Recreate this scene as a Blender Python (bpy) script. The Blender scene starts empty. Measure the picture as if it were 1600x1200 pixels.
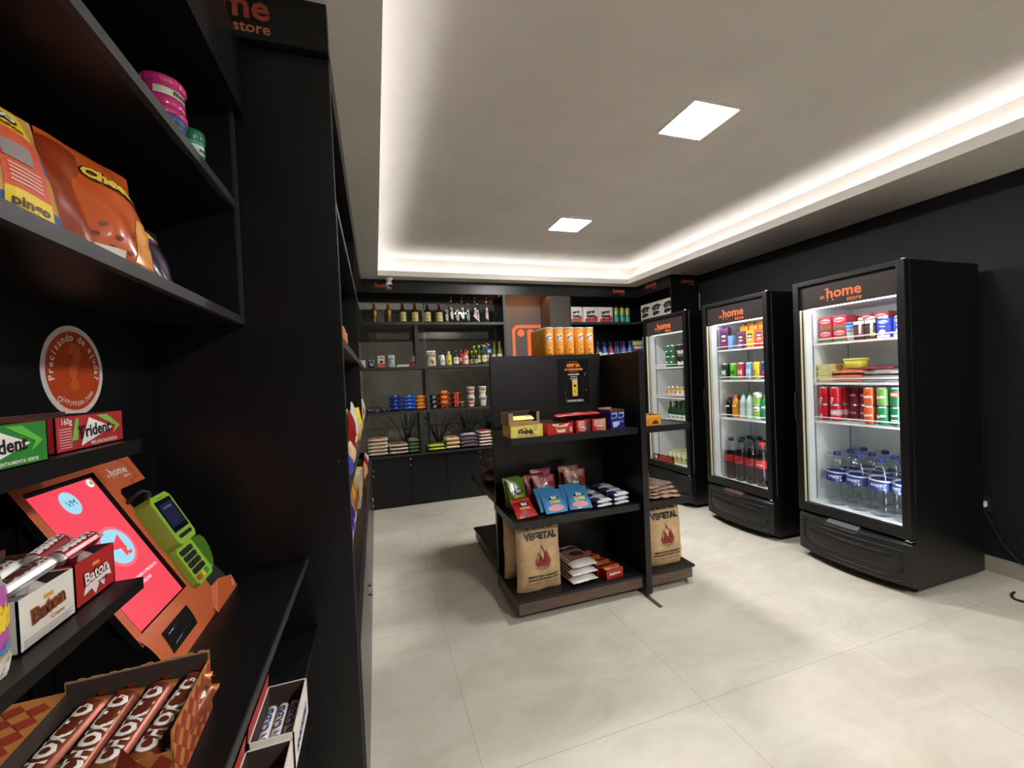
import bpy, bmesh, math, random
from mathutils import Matrix, Vector, noise
random.seed(7)
SC = bpy.context.scene
COL = SC.collection
PI = math.pi

# ------------------------------------------------------------------ camera, world, exposure
def make_camera():
    yaw, pitch, roll, f = 0.316789105, -0.0179679381, -0.0430647738, 648.782718
    cy, sy, cp, sp, cr, sr = math.cos(yaw), math.sin(yaw), math.cos(pitch), math.sin(pitch), math.cos(roll), math.sin(roll)
    fw = Vector((sy*cp, cy*cp, sp)); ri = Vector((cy, -sy, 0)); up = ri.cross(fw)
    r2 = cr*ri + sr*up; u2 = -sr*ri + cr*up
    cd = bpy.data.cameras.new('camera'); cam = bpy.data.objects.new('camera', cd); COL.objects.link(cam)
    cam.matrix_world = Matrix(((r2.x, u2.x, -fw.x, 0), (r2.y, u2.y, -fw.y, 0), (r2.z, u2.z, -fw.z, 1.40), (0, 0, 0, 1)))
    cd.sensor_width = 36; cd.lens = f/1600*36; cd.clip_start = 0.02; cd.clip_end = 60
    SC.camera = cam
make_camera()
w = bpy.data.worlds.new('night'); SC.world = w; w.use_nodes = True
w.node_tree.nodes['Background'].inputs[0].default_value = (0.02, 0.022, 0.03, 1)
w.node_tree.nodes['Background'].inputs[1].default_value = 0.25
SC.view_settings.view_transform = 'Standard'; SC.view_settings.look = 'None'
SC.view_settings.gamma = 1; SC.view_settings.exposure = 0.0
try: SC.view_settings.use_curve_mapping = False
except Exception: pass
SC.cycles.use_denoising = True
SC.cycles.diffuse_bounces = 8; SC.cycles.max_bounces = 10; SC.cycles.transparent_max_bounces = 16
SC.cycles.sample_clamp_indirect = 8.0
PANEL_E = 158.0      # ceiling light panels
STRIP_E = 16.0      # LED strip in the ceiling trough
FRIDGE_E = 58.0     # LED bars in the refrigerators

# ------------------------------------------------------------------ materials
def lin(c):
    c = c/255.0
    return c/12.92 if c <= 0.04045 else ((c+0.055)/1.055)**2.4
MATS = {}
def nodes_of(name):
    m = bpy.data.materials.new(name); m.use_nodes = True
    return m, m.node_tree, m.node_tree.nodes, m.node_tree.nodes['Principled BSDF']
def C(r, g=None, b=None, rough=0.45, metal=0.0, coat=0.0, bump=0.0, trans=0.0, spec=0.5):
    """plain coloured material from sRGB, with a faint procedural mottle"""
    if g is None: r, g, b = r
    key = (r, g, b, rough, metal, coat, bump, trans, spec)
    if key in MATS: return MATS[key]
    m, nt, ns, p = nodes_of('surface_%d_%d_%d' % (r, g, b))
    p.inputs['Base Color'].default_value = (lin(r), lin(g), lin(b), 1)
    p.inputs['Roughness'].default_value = rough; p.inputs['Metallic'].default_value = metal
    p.inputs['Coat Weight'].default_value = coat; p.inputs['Specular IOR Level'].default_value = spec
    if trans: p.inputs['Transmission Weight'].default_value = trans; p.inputs['IOR'].default_value = 1.33
    if bump:
        tc = ns.new('ShaderNodeTexCoord'); n = ns.new('ShaderNodeTexNoise'); n.inputs['Scale'].default_value = 60
        n.inputs['Detail'].default_value = 3
        b_ = ns.new('ShaderNodeBump'); b_.inputs['Strength'].default_value = bump; b_.inputs['Distance'].default_value = 0.003
        nt.links.new(tc.outputs['Object'], n.inputs['Vector']); nt.links.new(n.outputs['Fac'], b_.inputs['Height'])
        nt.links.new(b_.outputs['Normal'], p.inputs['Normal'])
    MATS[key] = m
    return m
def emit(r, g, b, s, name='glow'):
    key = ('e', r, g, b, s)
    if key in MATS: return MATS[key]
    m, nt, ns, p = nodes_of(name)
    p.inputs['Base Color'].default_value = (0.01, 0.01, 0.01, 1); p.inputs['Roughness'].default_value = 0.35
    p.inputs['Emission Color'].default_value = (lin(r), lin(g), lin(b), 1); p.inputs['Emission Strength'].default_value = s
    MATS[key] = m
    return m
def glass_pane(name='pane_glass', tint=(1, 1, 1), gl=1.0):
    m = bpy.data.materials.new(name); m.use_nodes = True; nt = m.node_tree; ns = nt.nodes; ns.clear()
    o = ns.new('ShaderNodeOutputMaterial'); mx = ns.new('ShaderNodeMixShader'); t = ns.new('ShaderNodeBsdfTransparent')
    g = ns.new('ShaderNodeBsdfGlossy'); lw = ns.new('ShaderNodeLayerWeight'); lw.inputs['Blend'].default_value = 0.5
    t.inputs['Color'].default_value = (*tint, 1); g.inputs['Roughness'].default_value = 0.02
    pw = ns.new('ShaderNodeMath'); pw.operation = 'POWER'; pw.inputs[1].default_value = 5.0; nt.links.new(lw.outputs['Facing'], pw.inputs[0])
    fr = ns.new('ShaderNodeMath'); fr.operation = 'MULTIPLY_ADD'; fr.inputs[1].default_value = 0.95; fr.inputs[2].default_value = 0.04; nt.links.new(pw.outputs[0], fr.inputs[0])
    mu = ns.new('ShaderNodeMath'); mu.operation = 'MULTIPLY'; mu.use_clamp = True; mu.inputs[1].default_value = gl
    nt.links.new(fr.outputs[0], mu.inputs[0]); nt.links.new(mu.outputs[0], mx.inputs[0])
    nt.links.new(t.outputs[0], mx.inputs[1]); nt.links.new(g.outputs[0], mx.inputs[2]); nt.links.new(mx.outputs[0], o.inputs[0])
    return m
GLASS = glass_pane(); WINDOW = glass_pane('window_glass', (0.85, 0.88, 0.87), 1.0)
CLEAR = glass_pane('clear_plastic', (0.93, 0.955, 0.965), 1.8); CLEAR2 = glass_pane('clear_film', (0.9, 0.9, 0.9), 3.0)
def textured(name, base, kind, rough=0.5, scale=5.0, amp=0.25, bump=0.1, stretch=(1, 1, 1), spec=0.5):
    m, nt, ns, p = nodes_of(name)
    tc = ns.new('ShaderNodeTexCoord'); mp = ns.new('ShaderNodeMapping'); mp.inputs['Scale'].default_value = stretch
    n = ns.new('ShaderNodeTexNoise'); n.inputs['Scale'].default_value = scale; n.inputs['Detail'].default_value = 6; n.inputs['Roughness'].default_value = 0.6
    cr = ns.new('ShaderNodeValToRGB')
    lo = tuple(lin(c*(1-amp)) for c in base)+(1,); hi = tuple(lin(min(255, c*(1+amp*0.7))) for c in base)+(1,)
    cr.color_ramp.elements[0].position = 0.3; cr.color_ramp.elements[1].position = 0.7
    cr.color_ramp.elements[0].color = lo; cr.color_ramp.elements[1].color = hi
    bp = ns.new('ShaderNodeBump'); bp.inputs['Strength'].default_value = bump; bp.inputs['Distance'].default_value = 0.002
    L = nt.links.new
    L(tc.outputs['Object'], mp.inputs[0]); L(mp.outputs[0], n.inputs['Vector']); L(n.outputs['Fac'], cr.inputs[0])
    L(cr.outputs[0], p.inputs['Base Color']); L(n.outputs['Fac'], bp.inputs['Height']); L(bp.outputs[0], p.inputs['Normal'])
    p.inputs['Roughness'].default_value = rough; p.inputs['Specular IOR Level'].default_value = spec
    return m
BLACK = textured('black_laminate', (17, 17, 19), 'n', rough=0.36, scale=90, amp=0.18, bump=0.12, spec=0.4)
EDGE = textured('black_edge_band', (44, 44, 47), 'n', rough=0.5, scale=120, amp=0.12, bump=0.1)
WALLB = textured('black_wall_paint', (25, 26, 31), 'n', rough=0.6, scale=40, amp=0.08, bump=0.1, spec=0.35)
CEIL = textured('ceiling_plaster', (228, 223, 216), 'n', rough=0.9, scale=2.5, amp=0.025, bump=0.05)
LIPM = textured('white_plaster', (235, 231, 224), 'n', rough=0.8, scale=2.5, amp=0.02, bump=0.03)
FRBLK = textured('fridge_black', (10, 10, 12), 'n', rough=0.38, scale=150, amp=0.15, bump=0.15)
FRPLA = textured('fridge_black_plastic', (18, 18, 20), 'n', rough=0.42, scale=200, amp=0.15, bump=0.2)
LINER = C(222, 226, 224, rough=0.4)
WOOD = textured('plinth_brown_wood', (104, 84, 72), 'n', rough=0.5, scale=6, amp=0.18, bump=0.1, stretch=(0.6, 0.6, 14))
KRAFT = textured('kraft_paper', (214, 180, 134), 'n', rough=0.7, scale=14, amp=0.12, bump=0.6)
CARDB = textured('cardboard', (168, 135, 98), 'n', rough=0.8, scale=60, amp=0.08, bump=0.1)
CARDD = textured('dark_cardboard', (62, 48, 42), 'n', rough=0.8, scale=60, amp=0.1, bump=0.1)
SILVER = C(200, 200, 205, rough=0.25, metal=1.0)
CHROME = C(225, 225, 228, rough=0.15, metal=1.0)
WHITE = C(236, 234, 228, rough=0.5)
ORANGE = C(226, 108, 50, rough=0.5)
ORDARK = C(176, 72, 46, rough=0.5)
INK = C(26, 20, 18, rough=0.6)
def floor_material():
    m, nt, ns, p = nodes_of('porcelain_floor'); L = nt.links.new
    tc = ns.new('ShaderNodeTexCoord')
    sep = ns.new('ShaderNodeSeparateXYZ'); L(tc.outputs['Object'], sep.inputs[0])
    def joint(axis, off, size):
        a = ns.new('ShaderNodeMath'); a.operation = 'ADD'; a.inputs[1].default_value = off; L(sep.outputs[axis], a.inputs[0])
        d = ns.new('ShaderNodeMath'); d.operation = 'DIVIDE'; d.inputs[1].default_value = size; L(a.outputs[0], d.inputs[0])
        fr = ns.new('ShaderNodeMath'); fr.operation = 'PINGPONG'; fr.inputs[1].default_value = 0.5; L(d.outputs[0], fr.inputs[0])
        lt = ns.new('ShaderNodeMath'); lt.operation = 'LESS_THAN'; lt.inputs[1].default_value = 0.0007; L(fr.outputs[0], lt.inputs[0])
        return lt
    j1 = joint(0, -0.30+9.5*0.0+0.0, 0.95); j2 = joint(1, -1.403, 0.97)
    j = ns.new('ShaderNodeMath'); j.operation = 'MAXIMUM'; L(j1.outputs[0], j.inputs[0]); L(j2.outputs[0], j.inputs[1])
    n = ns.new('ShaderNodeTexNoise'); n.inputs['Scale'].default_value = 2.2; n.inputs['Detail'].default_value = 9; n.inputs['Roughness'].default_value = 0.65; n.inputs['Distortion'].default_value = 0.6
    mp = ns.new('ShaderNodeMapping'); mp.inputs['Scale'].default_value = (1, 1.8, 1); L(tc.outputs['Object'], mp.inputs[0]); L(mp.outputs[0], n.inputs['Vector'])
    cr = ns.new('ShaderNodeValToRGB'); e = cr.color_ramp.elements
    e[0].position = 0.32; e[0].color = (lin(198), lin(192), lin(176), 1); e[1].position = 0.7; e[1].color = (lin(224), lin(219), lin(205), 1)
    L(n.outputs['Fac'], cr.inputs[0])
    n2 = ns.new('ShaderNodeTexNoise'); n2.inputs['Scale'].default_value = 26; n2.inputs['Detail'].default_value = 5; L(mp.outputs[0], n2.inputs['Vector'])
    c2 = ns.new('ShaderNodeValToRGB'); c2.color_ramp.elements[0].position = 0.62; c2.color_ramp.elements[1].position = 0.75
    c2.color_ramp.elements[0].color = (0, 0, 0, 1); c2.color_ramp.elements[1].color = (0.25, 0.25, 0.25, 1); L(n2.outputs['Fac'], c2.inputs[0])
    mxa = ns.new('ShaderNodeMix'); mxa.data_type = 'RGBA'; L(c2.outputs[0], mxa.inputs[0]); L(cr.outputs[0], mxa.inputs[6]); mxa.inputs[7].default_value = (lin(232), lin(229), lin(219), 1)
    mx = ns.new('ShaderNodeMix'); mx.data_type = 'RGBA'; L(j.outputs[0], mx.inputs[0]); L(mxa.outputs[2], mx.inputs[6]); mx.inputs[7].default_value = (lin(128), lin(121), lin(108), 1)
    L(mx.outputs[2], p.inputs['Base Color'])
    p.inputs['Roughness'].default_value = 0.42
    return m
FLOORM = floor_material()

# ------------------------------------------------------------------ mesh building
_text_cache = {}
def text_geo(s, bold=0.0, spacing=1.0, res=2):
    """flat text, unit size, left aligned on the base line -> (verts, faces, width)"""
    key = (s, bold, spacing)
    if key in _text_cache: return _text_cache[key]
    cu = bpy.data.curves.new('t', 'FONT'); cu.body = s; cu.size = 1.0; cu.offset = bold; cu.resolution_u = res
    cu.space_character = spacing
    ob = bpy.data.objects.new('t', cu); COL.objects.link(ob)
    dg = bpy.context.evaluated_depsgraph_get(); me = bpy.data.meshes.new_from_object(ob.evaluated_get(dg))
    v = [(p.co.x, p.co.y) for p in me.vertices]; f = [tuple(q.vertices) for q in me.polygons]
    bpy.data.objects.remove(ob); bpy.data.curves.remove(cu); bpy.data.meshes.remove(me)
    x0 = min(a[0] for a in v); x1 = max(a[0] for a in v)
    v = [(a[0]-x0, a[1]) for a in v]
    _text_cache[key] = (v, f, x1-x0)
    return _text_cache[key]

class MB:
    def __init__(s): s.v = []; s.f = []; s.m = []; s.s = []; s.mats = []
    def mi(s, mat):
        if mat not in s.mats: s.mats.append(mat)
        return s.mats.index(mat)
    def add(s, verts, faces, mat, smooth=False, xf=None):
        o = len(s.v)
        if xf is not None: verts = [tuple(xf @ Vector(p)) for p in verts]
        s.v += [tuple(p) for p in verts]
        for k, f in enumerate(faces):
            s.f.append(tuple(i+o for i in f)); s.m.append(s.mi(mat[k] if isinstance(mat, list) else mat)); s.s.append(smooth)
        return s
    def box(s, x0, x1, y0, y1, z0, z1, mat, bev=0.0, xf=None, top=None):
        if bev:
            bm = bmesh.new(); bmesh.ops.create_cube(bm, size=1)
            for q in bm.verts: q.co = Vector((x0+(q.co.x+.5)*(x1-x0), y0+(q.co.y+.5)*(y1-y0), z0+(q.co.z+.5)*(z1-z0)))
            bmesh.ops.bevel(bm, geom=list(bm.edges), offset=bev, segments=2, affect='EDGES', profile=0.6)
            bm.verts.index_update()
            s.add([tuple(q.co) for q in bm.verts], [tuple(q.index for q in f.verts) for f in bm.faces], mat, False, xf); bm.free()
            return s
        v = [(x, y, z) for z in (z0, z1) for y in (y0, y1) for x in (x0, x1)]
        f = [(0, 2, 3, 1), (4, 5, 7, 6), (0, 1, 5, 4), (2, 6, 7, 3), (0, 4, 6, 2), (1, 3, 7, 5)]
        mm = mat if top is None else [mat, top, mat, mat, mat, mat]
        return s.add(v, f, mm, False, xf)
    def lathe(s, prof, mat, n=20, c=(0, 0), xf=None, smooth=True):
        """prof: list of (r, z) or (r, z, material of the band that starts here)"""
        v = []; f = []; mm = []
        for p in prof:
            for k in range(n): a = 2*PI*k/n; v.append((c[0]+p[0]*math.cos(a), c[1]+p[0]*math.sin(a), p[1]))
        cur = mat
        for i in range(len(prof)-1):
            if len(prof[i]) > 2 and prof[i][2] is not None: cur = prof[i][2]
            for k in range(n):
                k2 = (k+1) % n; f.append((i*n+k, i*n+k2, (i+1)*n+k2, (i+1)*n+k)); mm.append(cur)
        if prof[0][0] > 1e-5: f.append(tuple(range(n-1, -1, -1))); mm.append(mat)
        if prof[-1][0] > 1e-5: f.append(tuple((len(prof)-1)*n+k for k in range(n))); mm.append(cur)
        return s.add(v, f, mm, smooth, xf)
    def tube(s, pts, r, mat, n=8, closed=False, xf=None):
        pts = [Vector(p) for p in pts]; v = []; f = []; N = len(pts)
        ref = Vector((0, 0, 1))
        for i, p in enumerate(pts):
            t = (pts[(i+1) % N]-pts[i-1]) if closed else (pts[min(i+1, N-1)]-pts[max(i-1, 0)])
            t.normalize(); rr = ref if abs(t.dot(ref)) < 0.95 else Vector((1, 0, 0))
            a = t.cross(rr).normalized(); b = t.cross(a)
            for k in range(n): an = 2*PI*k/n; v.append(tuple(p+(a*math.cos(an)+b*math.sin(an))*r))
        for i in range(N if closed else N-1):
            for k in range(n):
                j = (i+1) % N; f.append((i*n+k, i*n+(k+1) % n, j*n+(k+1) % n, j*n+k))
        if not closed: f.append(tuple(range(n-1, -1, -1))); f.append(tuple((N-1)*n+k for k in range(n)))
        return s.add(v, f, mat, True, xf)
    def grid(s, fn, nu, nv, mat, smooth=True, xf=None):
        """fn(u, v) -> point for u, v in 0..1; mat may be a function (u, v) -> material"""
        v = [fn(i/nu, j/nv) for j in range(nv+1) for i in range(nu+1)]
        f = []; mm = []
        for j in range(nv):
            for i in range(nu):
                f.append((j*(nu+1)+i, j*(nu+1)+i+1, (j+1)*(nu+1)+i+1, (j+1)*(nu+1)+i))
                mm.append(mat((i+.5)/nu, (j+.5)/nv) if callable(mat) else mat)
        return s.add(v, f, mm, smooth, xf)
    def poly(s, pts, fn, mat, xf=None):
        return s.add([fn(*p) for p in pts], [tuple(range(len(pts)))], mat, False, xf)
    def ell(s, cx, cy, rx, ry, fn, mat, n=20, ring=0.0, xf=None):
        if ring:
            v = [fn(cx+rx*k*math.cos(2*PI*i/n), cy+ry*k*math.sin(2*PI*i/n)) for k in (1, 1-ring) for i in range(n)]
            return s.add(v, [(i, (i+1) % n, n+(i+1) % n, n+i) for i in range(n)], mat, False, xf)
        v = [fn(cx, cy)]
        for k in (0.5, 1.0):
            v += [fn(cx+rx*k*math.cos(2*PI*i/n), cy+ry*k*math.sin(2*PI*i/n)) for i in range(n)]
        f = [(0, 1+i, 1+(i+1) % n) for i in range(n)]+[(1+i, 1+n+i, 1+n+(i+1) % n, 1+(i+1) % n) for i in range(n)]
        return s.add(v, f, mat, False, xf)
    def rect(s, x0, x1, y0, y1, fn, mat, n=6, m=1, xf=None):
        return s.grid(lambda u, v: fn(x0+(x1-x0)*u, y0+(y1-y0)*v), n, m, mat, False, xf)
    def text(s, t, size, cx, cy, fn, mat, bold=0.015, align='C', fit=None, rot=0.0, squash=1.0, xf=None):
        v, f, wd = text_geo(t, bold)
        if fit: size = fit/wd/squash
        k = {'C': wd/2, 'L': 0, 'R': wd}[align]
        c, d = math.cos(rot), math.sin(rot)
        pts = []
        for x, y in v:
            a, b = (x-k)*size*squash, y*size
            pts.append(fn(cx+a*c-b*d, cy+a*d+b*c))
        return s.add(pts, f, mat, False, xf)
    def mesh(s, name='mesh'):
        me = bpy.data.meshes.new(name); me.from_pydata(s.v, [], s.f)
        for m in s.mats: me.materials.append(m)
        me.polygons.foreach_set('material_index', s.m); me.polygons.foreach_set('use_smooth', s.s)
        me.update()
        return me
    def build(s, name, parent=None, loc=(0, 0, 0), rz=0.0):
        o = bpy.data.objects.new(name, s.mesh(name)); COL.objects.link(o)
        o.location = loc; o.rotation_euler = (0, 0, rz)
        if parent: o.parent = parent
        return o
# maps from print coordinates (x to the reader's right, y up) to a surface
def front(y=0.0, e=0.0006): return lambda a, b: (a, y-e, b)             # a surface that faces -Y
def cyl(r, e=0.0005): return lambda a, b: (math.sin(a/r)*(r+e), -math.cos(a/r)*(r+e), b)
def faceX(x, e=0.0006): return lambda a, b: (x+e, a, b)                 # faces +X, a runs along +Y

def tag(o, label=None, cat=None, group=None, kind=None):
    if label: o['label'] = label
    if cat: o['category'] = cat
    if group: o['group'] = group
    if kind: o['kind'] = kind
    return o
def thing(name, label, cat, loc=(0, 0, 0), rz=0.0, group=None):
    o = bpy.data.objects.new(name, None); COL.objects.link(o); o.empty_display_size = 0.05
    o.location = loc; o.rotation_euler = (0, 0, rz)
    return tag(o, label, cat, group)
def struct(name, mb): return tag(mb.build(name), kind='structure')
KIDS = {}
def proto(body, kids=()):
    """body: MB, kids: [(name, MB)] ; nothing is linked until put()"""
    return (body.mesh('body'), [(n, k.mesh(n)) for n, k in kids])
def put(pr, name, loc, rz, label, cat, group=None, rot=None, sc=None):
    o = bpy.data.objects.new(name, pr[0]); COL.objects.link(o); o.location = loc
    o.rotation_euler = rot if rot else (0, 0, rz)
    if sc: o.scale = sc
    tag(o, label, cat, group)
    for n, me in pr[1]:
        k = bpy.data.objects.new(n, me); COL.objects.link(k); k.parent = o
    return o
def dup(root, loc=None, label=None, rz=None):
    """a copy of a thing with copies of its parts and sub-parts"""
    def rec(o, par):
        c = o.copy(); COL.objects.link(c)
        if par: c.parent = par
        for ch in [q for q in bpy.data.objects if q.parent == o]: rec(ch, c)
        return c
    c = rec(root, None)
    if loc: c.location = loc
    if rz is not None: c.rotation_euler = (0, 0, rz)
    if label: c['label'] = label
    return c
ORD = ['leftmost', 'second from left', 'third from left', 'fourth from left', 'fifth from left', 'sixth from left', 'seventh from left', 'eighth from left']

def logo(mb, fn, w, mat, cx=0.0, cy=0.0, mat2=None):
    """the shop's lettering: at / home / store with its dots; w is the width of the big word"""
    v, f, wd = text_geo('home', 0.024); k = w/wd; m2 = mat2 or mat
    mb.text('home', k, cx, cy, fn, mat, bold=0.024)
    mb.text('at', k*0.44, cx-w*0.5-0.06*w, cy, fn, m2, bold=0.018, align='R')
    mb.text('store', k*0.44, cx+w*0.5, cy-0.40*k, fn, m2, bold=0.018, align='R')
    for dx, dy in ((0.025, -0.16), (0.185, -0.16)): mb.ell(cx-w/2+dx*w, cy+dy*k, 0.06*k, 0.06*k, fn, mat, 10)
    mb.ell(cx-w/2-0.05*w, cy+0.66*k, 0.045*k, 0.045*k, fn, mat, 10)
    mb.poly([(cx-w/2-0.02*w, cy+0.70*k), (cx-w/2-0.02*w, cy+0.63*k), (cx-w/2+0.04*w, cy+0.63*k), (cx-w/2+0.04*w, cy+0.70*k)], fn, mat)

# ================================================================== THE ROOM
X0, XR, YB, YN = -0.60, 3.75, 5.12, -1.9
ZS, ZC = 2.52, 2.75            # soffit, raised ceiling
struct('floor', MB().box(-1.2, XR+.1, YN, YB+.06, -0.05, 0, FLOORM))
struct('wall_right', MB().box(XR, XR+.1, YN, YB+.06, 0, 2.9, WALLB))
struct('wall_left', MB().box(X0-.08, X0, YN, YB+.06, 0, 2.9, WALLB))
struct('wall_near', MB().box(X0-.08, XR+.1, YN-.1, YN, 0, 2.9, C(120, 112, 102, rough=0.8)))
m = MB(); m.box(X0-.08, XR+.1, YB, YB+.08, 2.38, 2.9, WALLB); m.box(1.5, XR+.1, YB, YB+.08, 0, 2.38, WALLB); m.box(X0-.08, 1.5, YB, YB+.08, 0, 0.58, WALLB)
struct('wall_back', m)
TX0, TX1, TY0, TY1 = 0.07, 3.13, -1.3, 4.58    # opening of the raised tray
m = MB()
m.box(X0, TX0, YN, YB, ZS, ZS+.02, CEIL); m.box(TX1, XR, YN, YB, ZS, ZS+.02, CEIL)
m.box(TX0, TX1, TY1, YB, ZS, ZS+.02, CEIL); m.box(TX0, TX1, YN, TY0, ZS, ZS+.02, CEIL)
struct('ceiling', m)
struct('trim_1', MB().box(TX0-.015, TX0, TY0, TY1+.015, ZS+.02, 2.585, LIPM).box(TX0-.002, TX0+.002, TY0, TY1, ZS-.001, ZS+.021, LIPM))
struct('trim_2', MB().box(TX1, TX1+.015, TY0, TY1+.015, ZS+.02, 2.585, LIPM).box(TX1-.002, TX1+.002, TY0, TY1, ZS-.001, ZS+.021, LIPM))
struct('trim_3', MB().box(TX0, TX1, TY1, TY1+.015, ZS+.02, 2.575, LIPM).box(TX0, TX1, TY1-.002, TY1+.002, ZS-.001, ZS+.021, LIPM))
struct('trim_4', MB().box(TX0, TX1, TY0-.015, TY0, ZS+.02, 2.58, LIPM))
G = 0.15
m = MB(); m.box(TX0-G, TX1+G, TY0-G, TY1+G, ZC, ZC+.05, CEIL)
m.box(TX0-G-.02, TX0-G, TY0-G, TY1+G, ZS+.02, ZC, LIPM); m.box(TX1+G, TX1+G+.02, TY0-G, TY1+G, ZS+.02, ZC, LIPM)
m.box(TX0-G, TX1+G, TY1+G, TY1+G+.02, ZS+.02, ZC, LIPM); m.box(TX0-G, TX1+G, TY0-G-.02, TY0-G, ZS+.02, ZC, LIPM)
struct('ceiling_raised', m)
# LED strip lying in the trough behind the lip
LED = emit(250, 250, 255, STRIP_E, 'led_strip_glow')
for nm, b in (('left', (TX0-.085, TX0-.07, TY0, TY1)), ('right', (TX1+.07, TX1+.085, TY0, TY1)), ('far', (TX0, TX1, TY1+.07, TY1+.085))):
    side = {'left': 'left side above the shelves', 'right': 'right side above the refrigerators', 'far': 'far side above the back shelves'}[nm]
    o = MB().box(b[0], b[1], b[2], b[3], 2.541, 2.549, LED).build('led_strip')
    tag(o, 'white LED strip lying in the ceiling trough along the '+side, 'light', 'LED strips in the ceiling trough')
# baseboard on the right wall
struct('baseboard_right', MB().box(XR-.012, XR, YN, 4.07, 0, 0.10, C(165, 158, 145, rough=0.4)))
# ceiling light panels
def light_panel(cx, cy, label, k=1.0):
    PANEL = emit(255, 252, 250, PANEL_E*k, 'panel_glow')
    t = thing('ceiling_light', label, 'ceiling light', (cx, cy, ZC), 0, 'square ceiling light panels')
    m = MB(); a = .157; b = .142
    m.box(-a, a, -a, -b, -.012, -.0005, WHITE); m.box(-a, a, b, a, -.012, -.0005, WHITE); m.box(-a, -b, -b, b, -.012, -.0005, WHITE); m.box(b, a, -b, b, -.012, -.0005, WHITE)
    m.build('frame', t)
    MB().box(-b, b, -b, b, -.009, -.001, PANEL).build('diffuser', t)
light_panel(1.727, 1.835, 'bright square ceiling light panel nearest the viewer, above the floor in front of the island', .66)
light_panel(1.725, 3.40, 'bright square ceiling light panel farther back, above the island', 1.4)
light_panel(1.727, 0.27, 'square ceiling light panel beside the viewer, out of the picture', .18)
light_panel(1.727, -1.2, 'square ceiling light panel behind the viewer, out of the picture', 2.2)

# ================================================================== NEAR LEFT UNIT
NX = -0.574     # its back board
t = thing('open_cabinet', 'black open wall cabinet with two shelves above the checkout counter', 'cabinet', (NX, -1.4, 1.57))
def L(m, nm, par=t, off=(0, 0, 0)):     # parts given in room coordinates
    for i, p in enumerate(m.v): m.v[i] = (p[0]-par.location.x, p[1]-par.location.y, p[2]-par.location.z)
    return m.build(nm, par)
L(MB().box(NX, -.36, -1.4, 1.335, 1.579, 1.599, BLACK).box(-.36, -.345, -1.4, 1.335, 1.579, 1.600, EDGE), 'shelf')
L(MB().box(NX, -.36, -1.4, 1.335, 1.899, 1.919, BLACK).box(-.36, -.345, -1.4, 1.335, 1.899, 1.920, EDGE), 'shelf')
L(MB().box(NX, -.35, 1.335, 1.352, 1.579, 2.17, BLACK).box(-.35, -.342, 1.335, 1.352, 1.579, 2.17, EDGE), 'side_panel')
L(MB().box(NX, -.335, -1.4, 1.352, 2.17, 2.185, BLACK).box(-.335, -.32, -1.4, 1.352, 2.17, 2.375, BLACK), 'valance')
t = thing('tall_side_panel', 'tall black side panel from floor to ceiling dividing the counter from the shelves', 'panel', (X0, 1.37, 0))
L(MB().box(X0+.002, -.093, 1.365, 1.385, 0, 2.375, BLACK).box(-.0935, -.090, 1.365, 1.385, 0, 2.375, EDGE), 'board', t)
m = MB().lathe([(0, 0), (.003, 0.0005), (.003, .003), (0, .0035)], C(90, 90, 92), 12, xf=Matrix.Translation((-.118, 1.3655, 1.165)) @ Matrix.Rotation(PI/2, 4, 'X')); L(m, 'screw_cap', t)
t = thing('sign_board', 'black board above the tall side panel with orange shop lettering, at the picture top', 'sign', (X0, 1.34, 2.38))
L(MB().box(X0+.002, -.088, 1.34, 1.385, 2.38, ZS, BLACK), 'board', t)
m = MB(); k = .165
mp = front(1.34, .0008)
logo(m, mp, .225, ORDARK, -.350, 2.437, C(206, 120, 90))
L(m, 'lettering', t)
# back board behind counter and cabinet
struct('trim_5', MB().box(X0+.001, NX, -1.4, 1.364, 0, 2.5, BLACK))
# round help sticker on the back board
t = thing('round_sticker', 'round orange sticker with white rim reading Precisando de ajuda on the black wall', 'sticker', (NX, 1.066, 1.449))
R_ = .0785
def st(layer):
    return lambda a, b: (.0006+.0005*layer, a, b)
m = MB(); m.ell(0, 0, .09, .09, st(1), C(225, 215, 210, rough=.5), 40); m.ell(0, 0, .09, .09, st(0), C(225, 215, 210), 40)
m.build('backing', t)
m = MB(); m.ell(0, 0, R_, R_, st(2), C(190, 70, 30, rough=.45), 40)
m.text('?', .125, .0, -.035, st(3), C(208, 98, 48, rough=.4), bold=.04, squash=1.05)
W_ = C(235, 228, 222)
s_ = 'Precisando de ajuda?'; a0, a1 = math.radians(192), math.radians(-12)
for i, ch in enumerate(s_):
    if ch == ' ': continue
    a = a0+(a1-a0)*i/(len(s_)-1); m.text(ch, .021, .060*math.cos(a), .060*math.sin(a), st(3), W_, bold=.02, rot=a-PI/2)
s_ = '(69)99200-7000'
for i, ch in enumerate(s_):
    a = math.radians(236)+math.radians(80)*i/(len(s_)-1); m.text(ch, .013, .070*math.cos(a), .070*math.sin(a), st(3), W_, bold=.01, rot=a+PI/2)
m.ell(-.047, -.055, .006, .006, st(3), W_, 12, ring=.3)
m.build('print', t)

# counter
t = thing('counter', 'black laminate checkout counter along the left wall', 'counter', (NX, -1.4, 0))
L(MB().box(NX, -.218, -1.4, 1.364, .872, .89, BLACK).box(-.218, -.215, -1.4, 1.364, .872, .8903, EDGE), 'worktop', t)
L(MB().box(NX, -.20, -1.4, 1.364, .66, .68, BLACK), 'lower_shelf', t)
L(MB().box(NX, -.24, -1.4, 1.364, 0.0, .66, BLACK), 'base', t)
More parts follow.
